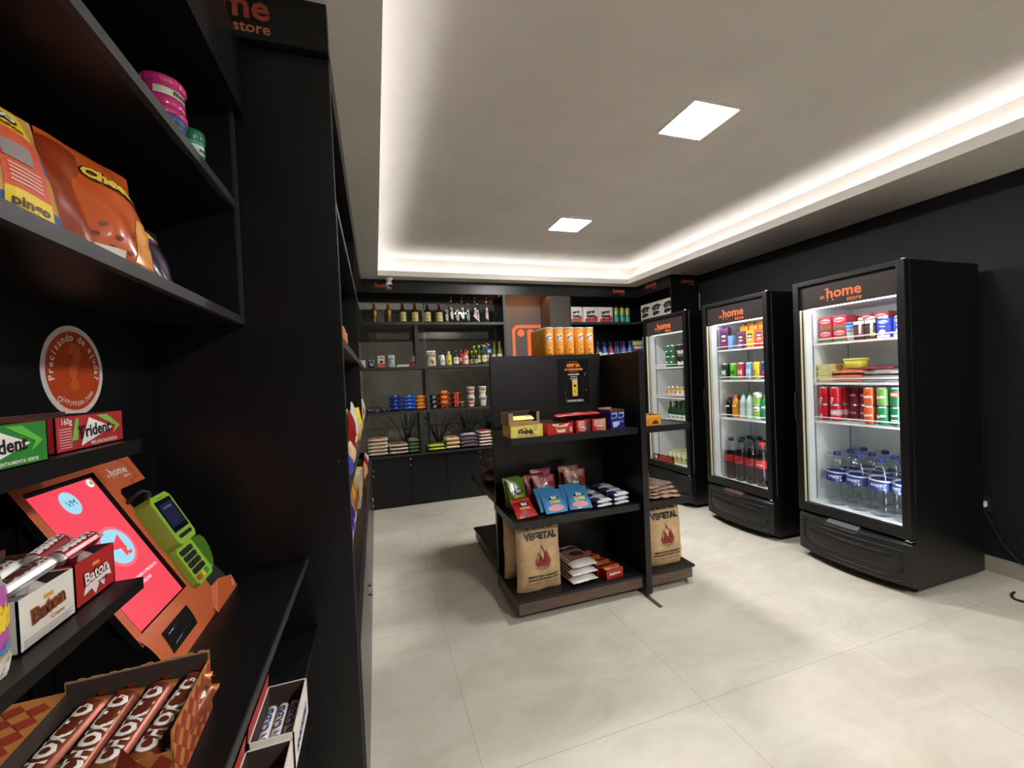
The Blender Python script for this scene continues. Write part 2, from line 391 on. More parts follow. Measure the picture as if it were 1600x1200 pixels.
# ledge with chewing gum
def bracket_shelf(label, zt, th, xf_, y1, xb=NX):
    t = thing('ledge', label, 'shelf', (xb, -.6, zt-th))
    L(MB().box(xb, xf_-.01, -.6, y1, zt-th, zt, BLACK).box(xf_-.01, xf_, -.6, y1, zt-th, zt+.0005, BLACK), 'board', t)
bracket_shelf('narrow black ledge on the wall holding the chewing gum boxes', 1.312, .026, -.430, .972)
bracket_shelf('narrow black ledge in front of the checkout kiosk holding chocolate boxes', 1.103, .0175, -.37, .82)

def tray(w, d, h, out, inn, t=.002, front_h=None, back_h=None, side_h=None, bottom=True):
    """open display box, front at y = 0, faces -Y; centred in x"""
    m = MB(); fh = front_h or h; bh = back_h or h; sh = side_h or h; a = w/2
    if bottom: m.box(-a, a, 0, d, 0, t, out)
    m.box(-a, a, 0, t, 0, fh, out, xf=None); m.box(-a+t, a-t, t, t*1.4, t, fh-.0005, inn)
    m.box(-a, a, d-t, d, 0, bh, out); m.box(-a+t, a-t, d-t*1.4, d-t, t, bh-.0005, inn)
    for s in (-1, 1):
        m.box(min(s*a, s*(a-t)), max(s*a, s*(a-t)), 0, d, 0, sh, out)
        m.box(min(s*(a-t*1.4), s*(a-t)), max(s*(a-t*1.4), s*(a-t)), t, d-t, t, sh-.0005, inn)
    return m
def gum_box(y0, y1, xf_, label, base, acc, dark, flavour, h=.055):
    w_ = y1-y0
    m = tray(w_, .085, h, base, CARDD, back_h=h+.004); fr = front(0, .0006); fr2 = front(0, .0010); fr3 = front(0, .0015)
    m.poly([(w_*.06, h*.95), (w_*.22, h*.95), (w_*.44, h*.55), (w_*.30, h*.3), (w_*.36, h*.55)], fr, acc)
    m.poly([(-w_*.30, h*.30), (-w_*.24, h*.92), (-w_*.20, h*.92), (-w_*.22, h*.3)], fr, acc)
    m.poly([(-w_*.19, h*.10), (-w_*.06, h*.92), (w_*.30, h*.52)], fr2, C(238, 234, 226))
    m.text('Trident', .030, .004, h*.37, fr3, C(22, 22, 30), bold=.03, fit=w_*.48, squash=1.0, rot=.05)
    m.text(flavour, .009, w_*.16, h*.09, fr3, C(240, 236, 220), bold=.02, fit=w_*.42)
    for i in range(8): m.rect(-w_*.46, -w_*.30, h*(.12+i*.075), h*(.145+i*.075), fr, dark, 1)
    m.text('160g', .01, -w_*.36, h*.78, fr2, C(240, 236, 220), fit=w_*.13)
    o = put(proto(m), 'chewing_gum_box', (xf_, (y0+y1)/2, 1.3125), PI/2, label, 'box', 'chewing gum boxes on the ledge')
    for i in range(4):
        s = MB().box(-.010, .010, -.035, .035, 0, .012, C(230, 225, 215), bev=.001)
        k = put(proto(s), 'gum_pack', (xf_-.043, y0+w_*(.2+.2*i), 1.3175+.020), 0, 'white end of a gum pack inside the %s' % ('red chewing gum box' if acc == GRN else 'green chewing gum box'), 'gum', 'gum packs in the '+('red' if acc == GRN else 'green')+' box')
        k.location.z = 1.3148
GRN = C(120, 190, 80)
gum_box(.798, .972, -.456, 'red chewing gum box with a white arrow, farther along the ledge under the round sticker', C(178, 40, 48), GRN, C(225, 190, 180), 'MELANCIA/SANDIA')
gum_box(.585, .742, -.432, 'green chewing gum box at the left edge of the picture', C(40, 128, 48), C(96, 190, 70), C(30, 90, 40), 'MENTA/MENTA VERDE')

# ------------------------------------------------------------------ chocolate boxes on the lower ledge
def bar_mesh(l, w, th, body, end, prt=None, n=10):
    """sealed bar along X, lying, printed on top"""
    m = MB()
    def surf(sgn):
        def fn(u, v):
            x = (u-.5)*l; k = max(0, min(1, min(u, 1-u)/.10)); k = k**.5
            y = (v-.5)*w*(.92+.08*k); h = th/2*k*max(0, 1-abs(2*v-1)**3)
            return (x, y, th/2+sgn*(h+.0004)+.0006*math.sin(u*90)*(1-k))
        return fn
    mat = lambda u, v: end if (u < .10 or u > .90) else body
    m.grid(surf(1), n*2, 8, mat); m.grid(surf(-1), n*2, 8, mat)
    if prt: prt(m, lambda a, b: (a, b, surf(1)(a/l+.5, b/w+.5)[2]+.0008))
    return m
def choc_box(y0, y1, zf, base, label, txt, sub, tcol, nb, barlabel, barmat, barend, splash):
    w_ = y1-y0; h = .062
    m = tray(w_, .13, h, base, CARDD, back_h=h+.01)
    f1, f2, f3 = front(0, .0006), front(0, .0011), front(0, .0016)
    if splash: m.poly([(-.030, .012), (-.022, .030), (.030, .034), (.034, .018), (.020, .022), (.016, .008), (.006, .018), (-.004, .004), (-.012, .016)], f1, C(236, 228, 220))
    m.text(txt, .02, .0, h*.45, f3, C(240, 235, 228) if splash else C(96, 54, 36), bold=.02, fit=w_*.58, rot=.08)
    m.text(txt, .02, .0, h*.45, f2, tcol, bold=.10, fit=w_*.60, rot=.08)
    m.text(sub, .008, .012, h*.28, f3, tcol, fit=w_*.25)
    m.rect(-.008, .008, h*.74, h*.82, f1, C(220, 150, 60), 1)
    if not splash:
        for i in range(7): m.rect(-w_*.44, w_*(.44-.05*(i % 3)), h*(.04+i*.025), h*(.052+i*.025), f1, C(150, 142, 136), 1)
    put(proto(m), 'chocolate_box', (zf, (y0+y1)/2, 1.104), PI/2, label, 'box', 'chocolate boxes on the lower ledge')
    bl, bw, bt = .115, .024, .022
    def prt(mm, fn): mm.text(txt, .02, .0, -.006, fn, C(92, 44, 36) if not splash else C(240, 235, 230), bold=.05, fit=.06)
    pb = proto(bar_mesh(bl, bw, bt, barmat, barend, prt))
    spots = [(-.03, 0), (0, 0), (.03, 0), (-.016, 1), (.014, 1), (0, 2)][:nb]
    for i, (dy, lv) in enumerate(spots):
        put(pb, 'chocolate_bar', (zf-.066+.002*lv, (y0+y1)/2+dy, 1.1065+.021*lv), 0, barlabel, 'chocolate bar', 'wrapped bars in the '+('red' if splash else 'white')+' chocolate box', rot=(0, 0, .04*(i % 3-1)))
    pb2 = proto(bar_mesh(.082, .024, .020, barmat, barend, prt))
    for i, (dx, rz_) in enumerate(((-.022, 1.50), (-.050, 1.66))): put(pb2, 'chocolate_bar', (zf+dx, (y0+y1)/2-.006*i, 1.1675+.003*i), 0, barlabel, 'chocolate bar', 'wrapped bars in the '+('red' if splash else 'white')+' chocolate box', rot=(0, -.10, rz_))
choc_box(.728, .818, -.405, C(176, 38, 36), 'red chocolate box full of striped bars at the end of the lower ledge', 'Baton', 'ao leite', C(120, 20, 24), 6, 'maroon and white wrapped chocolate bar standing up in the red box', C(150, 40, 46, rough=.25, metal=.3), C(200, 190, 185, rough=.3, metal=.5), True)
choc_box(.628, .722, -.402, C(226, 222, 212), 'white chocolate box with brown lettering in front of the red one', 'Baton', 'Creme', C(170, 90, 50), 6, 'white wrapped chocolate bar with a bar code lying on the white box', C(226, 224, 222, rough=.25, metal=.3), C(205, 200, 198, rough=.3, metal=.5), False)
# jelly bag at the left edge
def pouch(w, h, d, fmat, bmat=None, prt=None, seed=0, seal=.05, crinkle=.002, nu=14, nv=18, mat=None, side=2.2):
    """standing sealed bag, front faces -Y, base on z = 0"""
    rnd = random.Random(seed); ph = rnd.random()*6; m = MB(); bmat = bmat or fmat
    def thick(u, v):
        a = max(0, 1-abs(2*u-1)**side)**.55; b = max(0, math.sin(PI*min(1, max(0, (v*.94+.06)))))**.75
        if v > 1-seal: b = 0
        return d/2*a*b
    def P(sg):
        def fn(u, v):
            th = thick(u, v); wv = crinkle*math.sin(9*u+ph+4*v)*math.sin(7*v+ph)
            y = sg*th+wv+(.0006*math.sin(u*160) if v > 1-seal else 0)
            pin = 1-.05*math.sin(PI*v)
            return ((u-.5)*w*pin, y+(sg*.0003), v*h)
        return fn
    m.grid(P(-1), nu, nv, mat or fmat); m.grid(P(1), nu, nv, bmat)
    def mp(layer=0):
        def fn(a, b):
            v = min(1, max(0, b/h)); pin = 1-.05*math.sin(PI*v); u = min(1, max(0, a/(w*pin)+.5))
            q = P(-1)(u, v); return (a, q[1]-.0012-.0006*layer, b)
        return fn
    if prt: prt(m, mp)
    return m
def jp(m, mp):
    m.rect(-.055, .055, .0, .03, mp(0), C(215, 205, 190), 8, 3); m.rect(-.055, .055, .04, .10, mp(0), C(196, 96, 180), 10, 6)
    m.text('Bits', .03, .03, .062, mp(2), C(250, 214, 60), bold=.08, fit=.05); m.text('sabor', .02, .035, .035, mp(2), C(70, 150, 220), bold=.04, fit=.035)
    m.text('Fini', .03, .035, .008, mp(2), C(250, 245, 240), bold=.05, fit=.035)
m = pouch(.125, .135, .05, C(210, 196, 90), prt=jp, seed=4, mat=lambda u, v: C(222, 200, 70) if v < .5 else C(180, 170, 175, rough=.25))
put(proto(m), 'jelly_bag', (-.395, .535, 1.104), PI/2, 'yellow and purple jelly bag at the left edge, beside the white chocolate box', 'bag')

# ------------------------------------------------------------------ kiosk
KN = Vector((.8727, 0, .488)).normalized(); KH = Vector((.488, 0, -.8727)).normalized(); KP = Vector((-.558, .901, 1.237))
KORG = Vector((-.47, 1.01, .89))
def kf(layer=0.0):      # face coordinates: u along +Y, v down the slope
    return lambda u, v: tuple(KP+Vector((0, u, 0))+KH*v+KN*layer-KORG)
t = thing('checkout_kiosk', 'orange self-checkout kiosk with a tilted red touch screen on the counter', 'kiosk', tuple(KORG))
KO = textured('kiosk_orange', (202, 100, 54), 'n', rough=.5, scale=200, amp=.05, bump=.15)
def extr(outline_uv, mb, mat, thick=.02, side=None):
    f1 = kf(0); f0 = kf(-thick); n = len(outline_uv)
    mb.add([f1(*p) for p in outline_uv], [tuple(range(n))], mat)
    mb.add([f0(*p) for p in outline_uv], [tuple(range(n-1, -1, -1))], side or mat)
    mb.add([f1(*p) for p in outline_uv]+[f0(*p) for p in outline_uv], [(i, i+n, (i+1) % n+n, (i+1) % n) for i in range(n)], side or mat)
m = MB()
# face frame around the screen (screen 0..0.168 by 0..0.300)
extr([(-.022, -.021), (.316, -.019), (.316, .049), (.215, .050), (.205, .060), (.212, .150), (.240, .262), (.232, .300), (.178, .300), (.178, -.004), (-.004, -.004)], m, KO, .012, FRPLA)
extr([(-.022, -.021), (-.004, -.004), (-.004, .300), (-.004, .318), (-.022, .318)], m, KO, .012, FRPLA)
m.build('face_frame', t)
prof = [KP+KH*.300, KP+KH*.318+KN*-.001]
a = KP+KH*.300; b = Vector((-.372, 0, .89))
m = MB(); pts = []
for k in range(9):
    s = k/8; q = (a*(1-s)**2+(Vector((-.385, 0, .945)))*2*s*(1-s)+b*s*s); pts.append((q.x-KORG.x, q.z-KORG.z))
m.grid(lambda u, v: (pts[round(v*8)][0], (-.131+.015*v)*(1-u)+.133*u, pts[round(v*8)][1]), 1, 8, KO)
for yy in (-.118, .133):
    m.add([(p[0], yy if yy > 0 else -.131+.015*i_/8, p[1]) for i_, p in enumerate(pts)]+[(-.06, yy, 0), (-.06, yy, .12)], [tuple(range(11))], FRPLA if yy < 0 else KO)
m.build('front_foot', t)
m = MB(); f0 = kf(-.012)
for yy in (-.115, .112):
    side = [f0(0, -.018), f0(0, .300), (.085, 0, .0), (-.09, 0, 0), (-.096, 0, .34)]
    m.add([(p[0], yy, p[2]) for p in side], [(0, 1, 2, 3, 4)], FRPLA)
m.add([(p[0], yy, p[2]) for yy in (-.115, .112) for p in side], [(3, 4, 9, 8), (4, 0, 5, 9), (0, 1, 6, 5)], FRPLA)
m.build('housing', t)
m = MB(); m.rect(-.004, .178, -.004, .306, kf(-.006), C(12, 12, 14, rough=.2), 1); m.build('bezel', t)
SCR = emit(250, 72, 92, 1.0, 'kiosk_screen'); SCB = emit(160, 218, 240, 1.05, 'kiosk_screen_blue'); SCW = emit(250, 225, 235, 1.1, 'kiosk_screen_text')
KV = lambda l: (lambda a_, b_: kf(l)(a_, -b_))      # y up in print coordinates
m = MB(); m.rect(.004, .170, .004, .298, kf(-.0045), SCR, 1)
m.ell(.077, -.038, .021, .024, KV(-.0038), SCB, 28)
m.text('VM', .02, .077, -.045, KV(-.003), emit(96, 70, 110, .5, 'kiosk_screen_ink'), bold=.0, fit=.024)
m.ell(.100, -.150, .045, .045, KV(-.0039), emit(250, 110, 130, 1.0), 32); m.ell(.100, -.150, .038, .038, KV(-.0034), SCB, 32)
m.poly([(.075, -.150), (.118, -.128), (.116, -.160)], KV(-.003), SCR); m.text('k.', .03, .112, -.172, KV(-.003), SCR, bold=.06)
m.ell(.155, -.015, .009, .009, KV(-.0036), emit(250, 250, 245, 1.2), 16); m.ell(.157, -.015, .005, .005, KV(-.003), emit(120, 190, 110, 1), 12)
m.text('LEIA O SEU PASSE O PRODUTO', .01, .098, -.222, KV(-.003), SCW, bold=.02, fit=.115)
m.text('PARA INICIAR', .01, .090, -.236, KV(-.003), SCW, bold=.02, fit=.060)
m.build('touch_screen', t)
m = MB(); logo(m, KV(.0008), .060, C(240, 225, 215), .247, -.018); m.build('lettering', t)
m = MB()
for pts_ in ([(.273, .006), (.284, .006), (.289, -.012), (.300, -.013)], ):
    pass
SEAM = C(120, 60, 36)
m.tube([KV(.0004)(*p) for p in ((.268, .018), (.272, .010), (.286, .008), (.292, -.002), (.294, -.030), (.288, -.038), (.270, -.038), (.262, -.048))], .0006, SEAM, 5)
m.build('seam', t)
# printer slot on the front foot
def foot(l):
    def fn(a_, s): # s 0 top ..1 bottom
        i = min(7, int(s*8)); k = s*8-i; x = pts[i][0]*(1-k)+pts[i+1][0]*k; z = pts[i][1]*(1-k)+pts[i+1][1]*k
        return (x+l, a_, z+l*.4)
    return fn
m = MB(); m.grid(lambda u, v: foot(.0012)(-.085+.105*u+.02*v*0, .30+.48*v), 4, 6, C(16, 16, 18, rough=.3)); m.build('receipt_slot', t)
m = MB(); m.tube([foot(.003)(-.075, .42), foot(.003)(-.035, .40)], .0012, SILVER, 6); m.tube([foot(.003)(-.07, .66), foot(.003)(-.02, .62)], .0012, SILVER, 6); m.build('slot_lip', t)
# dock for the card terminal
m = MB(); m.add([(-.055, .133, .20), (-.055, .232, .20), (.072, .232, .045), (.072, .133, .045), (.10, .232, .0), (.10, .120, .0), (-.055, .133, 0), (-.055, .232, 0)],
    [(0, 3, 2, 1), (3, 5, 4, 2), (1, 2, 4, 7), (0, 6, 5, 3), (0, 1, 7, 6)], C(40, 42, 44, rough=.5)); m.build('terminal_dock', t)
m = MB(); m.add([(.075, .10, .044), (.075, .236, .006), (.092, .236, .030), (.104, .236, .0), (.104, .10, .0), (.088, .16, .055)], [(0, 5, 2, 3, 4)], KO)
m.ell(.215, .018, .006, .008, lambda a_, b_: (.1045-.25*b_, a_, b_), C(236, 232, 226), 16, ring=.35); m.build('dock_front', t)
# card terminal
t = thing('card_terminal', 'lime green card payment terminal with keypad docked beside the kiosk', 'card reader', tuple(KP+Vector((0, .25, 0))+KH*.31+KN*-.02))
TO = t.location.copy(); LIME = C(150, 200, 62, rough=.4, coat=.2); LIMD = C(120, 160, 52, rough=.4)
def tf(l):      # u across (0..0.088), v down the slope from the terminal's top
    def fn(u, v):
        sh = -.085*(v-.098)
        return tuple(KP+Vector((0, .203+u+sh, 0))+KH*v+KN*(.03+l)-TO)
    return fn
def slab(m, u0, u1, v0, v1, l0, l1, mat, bev=0):
    a_, b_ = tf(l0), tf(l1); q = [(u0, v0), (u1, v0), (u1, v1), (u0, v1)]
    if bev: q = [(u0+bev, v0), (u1-bev, v0), (u1, v0+bev), (u1, v1-bev), (u1-bev, v1), (u0+bev, v1), (u0, v1-bev), (u0, v0+bev)]
    n = len(q); m.add([b_(*p) for p in q]+[a_(*p) for p in q], [tuple(range(n)), tuple(range(2*n-1, n-1, -1))]+[(i, i+n, (i+1) % n+n, (i+1) % n) for i in range(n)], mat)
m = MB(); slab(m, 0, .088, .098, .222, -.045, 0, LIMD, .010); slab(m, .002, .086, .215, .318, -.05, -.016, LIMD, .008)
slab(m, .001, .087, .099, .221, 0, .0012, LIME, .010); slab(m, .003, .085, .2225, .316, -.016, -.015, LIME, .008); m.build('casing', t)
m = MB(); slab(m, .010, .080, .112, .192, .0013, .0018, C(10, 12, 28, rough=.12)); slab(m, .016, .074, .122, .180, .0019, .0020, emit(24, 30, 90, .35, 'terminal_display'))
m.text('APROXIME', .01, .045, -.135, lambda a_, b_: tf(.0024)(a_, -b_), emit(150, 160, 200, .4, 'terminal_text'), fit=.036); m.build('display', t)
m = MB(); m.text('MODERNINHA', .01, .044, -.108, lambda a_, b_: tf(.0016)(a_, -b_), C(40, 50, 20), fit=.022, bold=.02); m.build('lettering', t)
KEY = C(36, 42, 40, rough=.4)
m = MB()
for i in range(4): slab(m, .016+i*.0145, .029+i*.0145, .200, .209, .0012, .003, KEY, .002)
m.build('function_keys', t)
for r in range(4):
    for c in range(3):
        m = MB(); slab(m, .010+c*.019, .026+c*.019, .232+r*.016, .245+r*.016, -.015, -.0115, KEY, .003); m.build('key', t)
for c, col in enumerate((C(190, 84, 40), C(226, 200, 50), C(64, 150, 72))):
    m = MB(); slab(m, .010+c*.019, .026+c*.019, .297, .309, -.015, -.0115, col, .003); m.build('key', t)
m = MB()
hd = [(.224, -.010), (.229, .002), (.240, .006), (.265, .004), (.292, -.003), (.310, -.012)]
inner = [tf(-.0145)(.084, v) for v, l in hd]; top_ = [tf(l)(.0875, v) for v, l in hd]; outb = [tf(-.0145)(.0885, v) for v, l in hd]
n = len(hd)
m.add(inner+top_, [(i, i+1, n+i+1, n+i) for i in range(n-1)], C(84, 132, 34)); m.add(outb+top_, [(i, n+i, n+i+1, i+1) for i in range(n-1)], LIME)
m.build('keypad_hood', t)
pts_ = [tf(-.01)(.02, .10), tf(.004)(.015, .085), tf(.0)(.005, .075), tf(-.02)(-.005, .08), tf(-.05)(.0, .09)]
m = MB(); m.tube(pts_, .004, C(22, 22, 24), 8)
for k in range(5): m.tube([Vector(pts_[0]).lerp(Vector(pts_[1]), k/5), Vector(pts_[0]).lerp(Vector(pts_[1]), k/5+.1)], .006, C(34, 34, 36), 8)
m.build('cable', t)

# ------------------------------------------------------------------ Chokito tray on the counter
t_c = C(186, 118, 58, rough=.6); t_r = C(150, 52, 30, rough=.6)
def checker(u0, u1, v0, v1, fn, m, nu, nv):
    for i in range(nu):
        for j in range(nv):
            a_, b_ = u0+(u1-u0)*i/nu, v0+(v1-v0)*j/nv; da, db = (u1-u0)/nu, (v1-v0)/nv
            m.poly([(a_+da/2, b_), (a_+da, b_+db/2), (a_+da/2, b_+db), (a_, b_+db/2)], fn, t_r)
W2, D2, H2 = .175, .150, .088
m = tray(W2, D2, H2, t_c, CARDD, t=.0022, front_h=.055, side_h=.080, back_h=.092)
m2 = MB()
checker(-W2/2, W2/2, 0, .055, front(0, .0006), m2, 7, 2)
for s in (-1, 1): checker(0, D2, 0, .08, lambda a_, b_, s=s: (s*(W2/2+.0006), a_, b_), m2, 6, 3)
m2.text('CHOKITO', .02, 0, .012, front(0, .0012), C(240, 232, 222), bold=.06, fit=.11)
# torn top edge of the back and the folded-out left flap
for i in range(24):
    x = -W2/2+W2*i/24; m.box(x, x+W2/24, D2-.002, D2, .092, .092+.001+.003*random.random(), CARDB)
m.add([(-W2/2, 0, .080), (-W2/2, D2, .080), (-W2/2-.075, D2-.02, .092), (-W2/2-.075, .0, .094)], [(0, 1, 2, 3)], t_c)
fl = lambda a_, b_: (-W2/2-b_, a_, .0812+b_*.16)
checker(.004, D2-.02, .0, .075, fl, m2, 5, 3)
m.add([(W2*.16, 0, .05), (W2*.30, 0, .05), (W2*.24, -.012, .085)], [(0, 1, 2)], t_r)
o = put(proto(m, [('print', m2)]), 'chocolate_box', (-.353, .625, .8905), .35, 'gold and red checkered display box of long chocolate bars on the counter', 'box')
o.rotation_euler = (0, 0, math.radians(3)); o.location = (-.352, .627, .8905)
GOLDF = C(196, 120, 60, rough=.28, metal=.55)
def cp(mm, fn):
    mm.text('CHOKITO', .02, -.004, -.010, fn, C(244, 238, 230), bold=.05, fit=.105, squash=.75)
    for i in range(5): mm.poly([(.040+i*.010, .004), (.045+i*.010, -.004), (.05+i*.010, .004), (.045+i*.010, .012)], fn, C(160, 50, 34, rough=.3, metal=.4))
def cb(l=.138, w=.037, t=.022): return bar_mesh(l, w, t, C(128, 62, 38, rough=.28, metal=.4), GOLDF, cp)
pb = proto(cb())
k = 0
for lv in range(3):
    for i in range(4):
        xx = -.062+i*.0400+(.01 if lv == 1 else 0)
        put(pb, 'chocolate_bar', (-.352+xx*math.cos(.05), .627+.074+xx*.05, .894+.020*lv), 0, 'shiny brown and gold wrapped bar with white lettering in the checkered box', 'chocolate bar', 'bars in the checkered box', rot=(.10*(i % 2), -.10-.05*lv, PI/2-.10-.05*(k % 3)))
        k += 1

# snickers boxes on the shelf below the counter
def snick(y0, y1, label, zt, red):
    w_ = y1-y0; h = .075
    m = tray(w_, .075, h, C(232, 228, 220), CARDD, t=.0025)
    m2 = MB(); m2.text('SNICKERS', .02, 0, .02, front(0, .0008), C(40, 60, 120), bold=.05, fit=w_*.7, rot=.06)
    m2.add([(-w_/2, .076, h), (w_/2, .076, h), (w_/2, .072, h+.03), (-w_/2, .072, h+.03)], [(0, 1, 2, 3)], C(196, 52, 50))
    put(proto(m, [('print', m2)]), 'chocolate_box', (-.175, (y0+y1)/2, .6805), PI/2, label, 'box', 'chocolate boxes below the counter')
    def sp(mm, fn): mm.text('SNICKERS', .02, 0, -.005, fn, C(30, 50, 110), bold=.05, fit=w_*.6)
    pb = proto(bar_mesh(w_*.88, .020, .014, C(226, 222, 218, rough=.3, metal=.2), C(96, 52, 44), sp))
    for lv in range(3):
        for i in range(3):
            put(pb, 'chocolate_bar', (-.195-.022*i, (y0+y1)/2, .684+.0145*lv), PI/2, 'white and brown wrapped bar in the %s' % ('farther white box below the counter' if y0 > .7 else 'nearer box below the counter'), 'chocolate bar', 'bars in the %s box below the counter' % ('farther' if y0 > .7 else 'nearer'))
snick(.86, 1.01, 'white carton of chocolate bars below the counter edge, the farther of two', .79, True)
snick(.68, .845, 'white and dark carton of chocolate bars below the counter, the nearer of two', .77, False)

# ------------------------------------------------------------------ snack bags on the lower cabinet shelf
CHO = C(206, 92, 34, rough=.28, coat=.25)
def ch(m, mp):
    m.text('Cheetos', .03, .012, .150, mp(1), C(24, 18, 14), bold=.16, fit=.10, rot=-.25); m.text('Cheetos', .03, .012, .151, mp(2), C(244, 210, 70), bold=.06, fit=.094, rot=-.25)
    for i in range(9): m.ell(-.05+.03*(i % 4)+.01*(i//4), .03+.018*(i//3), .006, .004, mp(0), C(120, 44, 20), 8)
    m.grid(lambda u, v: mp(0)(.02+.04*u+.02*v, .02+.09*v), 4, 8, C(236, 160, 60, rough=.3))
    m.rect(-.06, .0, .012, .03, mp(1), C(230, 220, 205), 4)
m = pouch(.150, .225, .055, CHO, prt=ch, seed=2, crinkle=.006)
put(proto(m), 'snack_bag', (-.400, .870, 1.604), 0, 'shiny orange cheese puff bag with yellow lettering on the lower cabinet shelf', 'bag', rot=(-.34, .10, 1.20))
m = pouch(.140, .215, .050, C(150, 56, 26, rough=.28, coat=.25), seed=5, crinkle=.007)
put(proto(m), 'snack_bag', (-.445, .765, 1.606), 0, 'dark orange snack bag turned sideways behind the cheese puff bag', 'bag', rot=(-.35, .10, .95))
def dp(m, mp):
    m.text('Doritos', .03, -.0, .10, mp(2), C(240, 214, 90), bold=.08, fit=.10); m.poly([(-.04, .02), (.04, .02), (.0, .085)], mp(1), C(226, 150, 60)); m.ell(0, .108, .045, .018, mp(0), C(110, 60, 150))
m = pouch(.13, .150, .05, C(44, 30, 58, rough=.3, coat=.2), prt=dp, seed=9, crinkle=.005)
put(proto(m), 'snack_bag', (-.410, .985, 1.604), 0, 'small purple and black tortilla chip bag right of the cheese puff bag', 'bag', rot=(-.40, .10, 1.15))
def pp(m, mp):
    m.rect(-.020, .045, .165, .235, mp(0), C(240, 208, 40), 5, 5); m.rect(-.012, .045, .05, .165, mp(0), C(214, 90, 60), 5, 6); m.rect(-.012, .045, .01, .05, mp(0), C(240, 208, 40), 5, 3)
    m.text('500', .03, .012, .190, mp(2), C(30, 24, 20), bold=.14, fit=.048); m.text('500', .03, .012, .1905, mp(3), C(246, 240, 226), bold=.03, fit=.042)
    m.text('1 ano', .01, .006, .222, mp(2), C(30, 24, 20), fit=.04, bold=.04); m.text('minutos', .01, .01, .170, mp(2), C(110, 40, 20), fit=.05, bold=.04)
    m.rect(-.008, .028, .10, .135, mp(2), C(150, 140, 136), 3, 3)
    for i in range(5): m.rect(-.005, .035, .06+.007*i, .0625+.007*i, mp(2), C(236, 206, 190), 2)
    m.text('pingo', .01, .017, .024, mp(2), C(60, 40, 20), fit=.045, bold=.03)
m = pouch(.135, .235, .06, C(226, 176, 96, rough=.25, coat=.3), prt=pp, seed=12, mat=lambda u, v: C(50, 92, 150) if v < .18 or .45 < v < .6 else C(214, 160, 90, rough=.25))
put(proto(m), 'snack_bag', (-.400, .650, 1.604), 0, 'clear and blue multipack of round snacks with a yellow 500 label', 'bag', rot=(-.38, .08, 1.15), sc=(.9, .85, .80))
# gum jars on the upper cabinet shelf
def jar(r, h, lid, body, label, txt):
    b = MB(); b.lathe([(r*.96, 0), (r, .004), (r, h*.30), (r*.93, h*.34), (r*.93, h*.62), (r, h*.66), (r, h*.70)], body, 22)
    l_ = MB(); l_.lathe([(r*1.02, h*.70), (r*1.05, h*.72), (r*1.05, h*.92), (r*.98, h), (0, h)], lid, 22)
    for k in range(22):
        a = 2*PI*k/22; l_.tube([(r*1.05*math.cos(a), r*1.05*math.sin(a), h*.73), (r*1.05*math.cos(a), r*1.05*math.sin(a), h*.9)], .0008, lid, 4)
    p = MB(); p.grid(lambda u, v: cyl(r*.93, .001)((u-.5)*r*3.0, h*(.36+.24*v)), 16, 1, label); p.text(txt, .012, 0, h*.42, cyl(r*.93, .0022), C(24, 24, 34), bold=.04, fit=r*1.3)
    return proto(b, [('lid', l_), ('label', p)])
put(jar(.038, .056, C(196, 50, 120, rough=.25, coat=.4), C(60, 110, 190, rough=.15, coat=.4), C(70, 130, 200), 'mentos'), 'gum_jar', (-.392, 1.045, 1.9205), PI/2, 'small jar with a blue body at the bottom of the two stacked gum jars', 'jar', 'gum jars on the upper cabinet shelf')
put(jar(.038, .060, C(206, 52, 128, rough=.25, coat=.4), C(206, 52, 128, rough=.15, coat=.4), C(216, 220, 190), 'mentos'), 'gum_jar', (-.392, 1.045, 1.977), PI/2, 'pink gum jar standing on top of the blue one', 'jar', 'gum jars on the upper cabinet shelf')
put(jar(.024, .088, C(24, 120, 84, rough=.3, coat=.3), C(80, 180, 150, rough=.15, coat=.4), C(200, 226, 216), 'mints'), 'gum_jar', (-.385, 1.170, 1.9205), PI/2, 'green gum jar with a pale label right of the stacked pink jar', 'jar', 'gum jars on the upper cabinet shelf')

# ================================================================== BACK SHELVING
FY = 4.75
S1, S2, S3, S4 = 2.055, 1.560, 1.068, 0.585
def board(t, nm, x0, x1, y0, y1, z0, z1, mat=None, edge='y'):
    m = MB().box(x0, x1, y0+(.003 if edge == 'y' else 0), y1, z0, z1, mat or BLACK)
    if edge == 'y': m.box(x0, x1, y0, y0+.003, z0, z1, EDGE)
    if edge == 'x': m.box(x1, x1+.003, y0, y1, z0, z1, EDGE)
    if edge == '-x': m.box(x0-.003, x0, y0, y1, z0, z1, EDGE)
    return L(m, nm, t)
t = thing('shelving_unit', 'black open shelving against the window at the back, left of the lit niche', 'shelves', (-.12, FY, S4))
board(t, 'shelf', -.12, 1.50, FY, YB-.02, S1-.030, S1); board(t, 'shelf', -.12, 1.50, FY, YB-.02, S2-.030, S2); board(t, 'shelf', -.12, 1.50, FY, YB-.02, S3-.030, S3)
board(t, 'upright', 1.485, 1.515, FY, YB-.002, S4, 2.38)
board(t, 'upright', .440, .480, FY+.02, YB-.02, S2, S1-.03); board(t, 'upright', .535, .575, FY+.01, YB-.02, S3, S2-.03); board(t, 'upright', .450, .500, FY+.01, YB-.02, S4+.001, S3-.03)
t = thing('base_cabinet', 'long black base cabinet with silver knobs under the back shelves', 'cabinet', (-.12, 4.78, 0))
board(t, 'top', -.12, 1.515, FY, YB-.04, S4-.022, S4)
L(MB().box(-.12, 1.50, 4.80, 5.08, 0.0, S4-.022, BLACK), 'body', t)
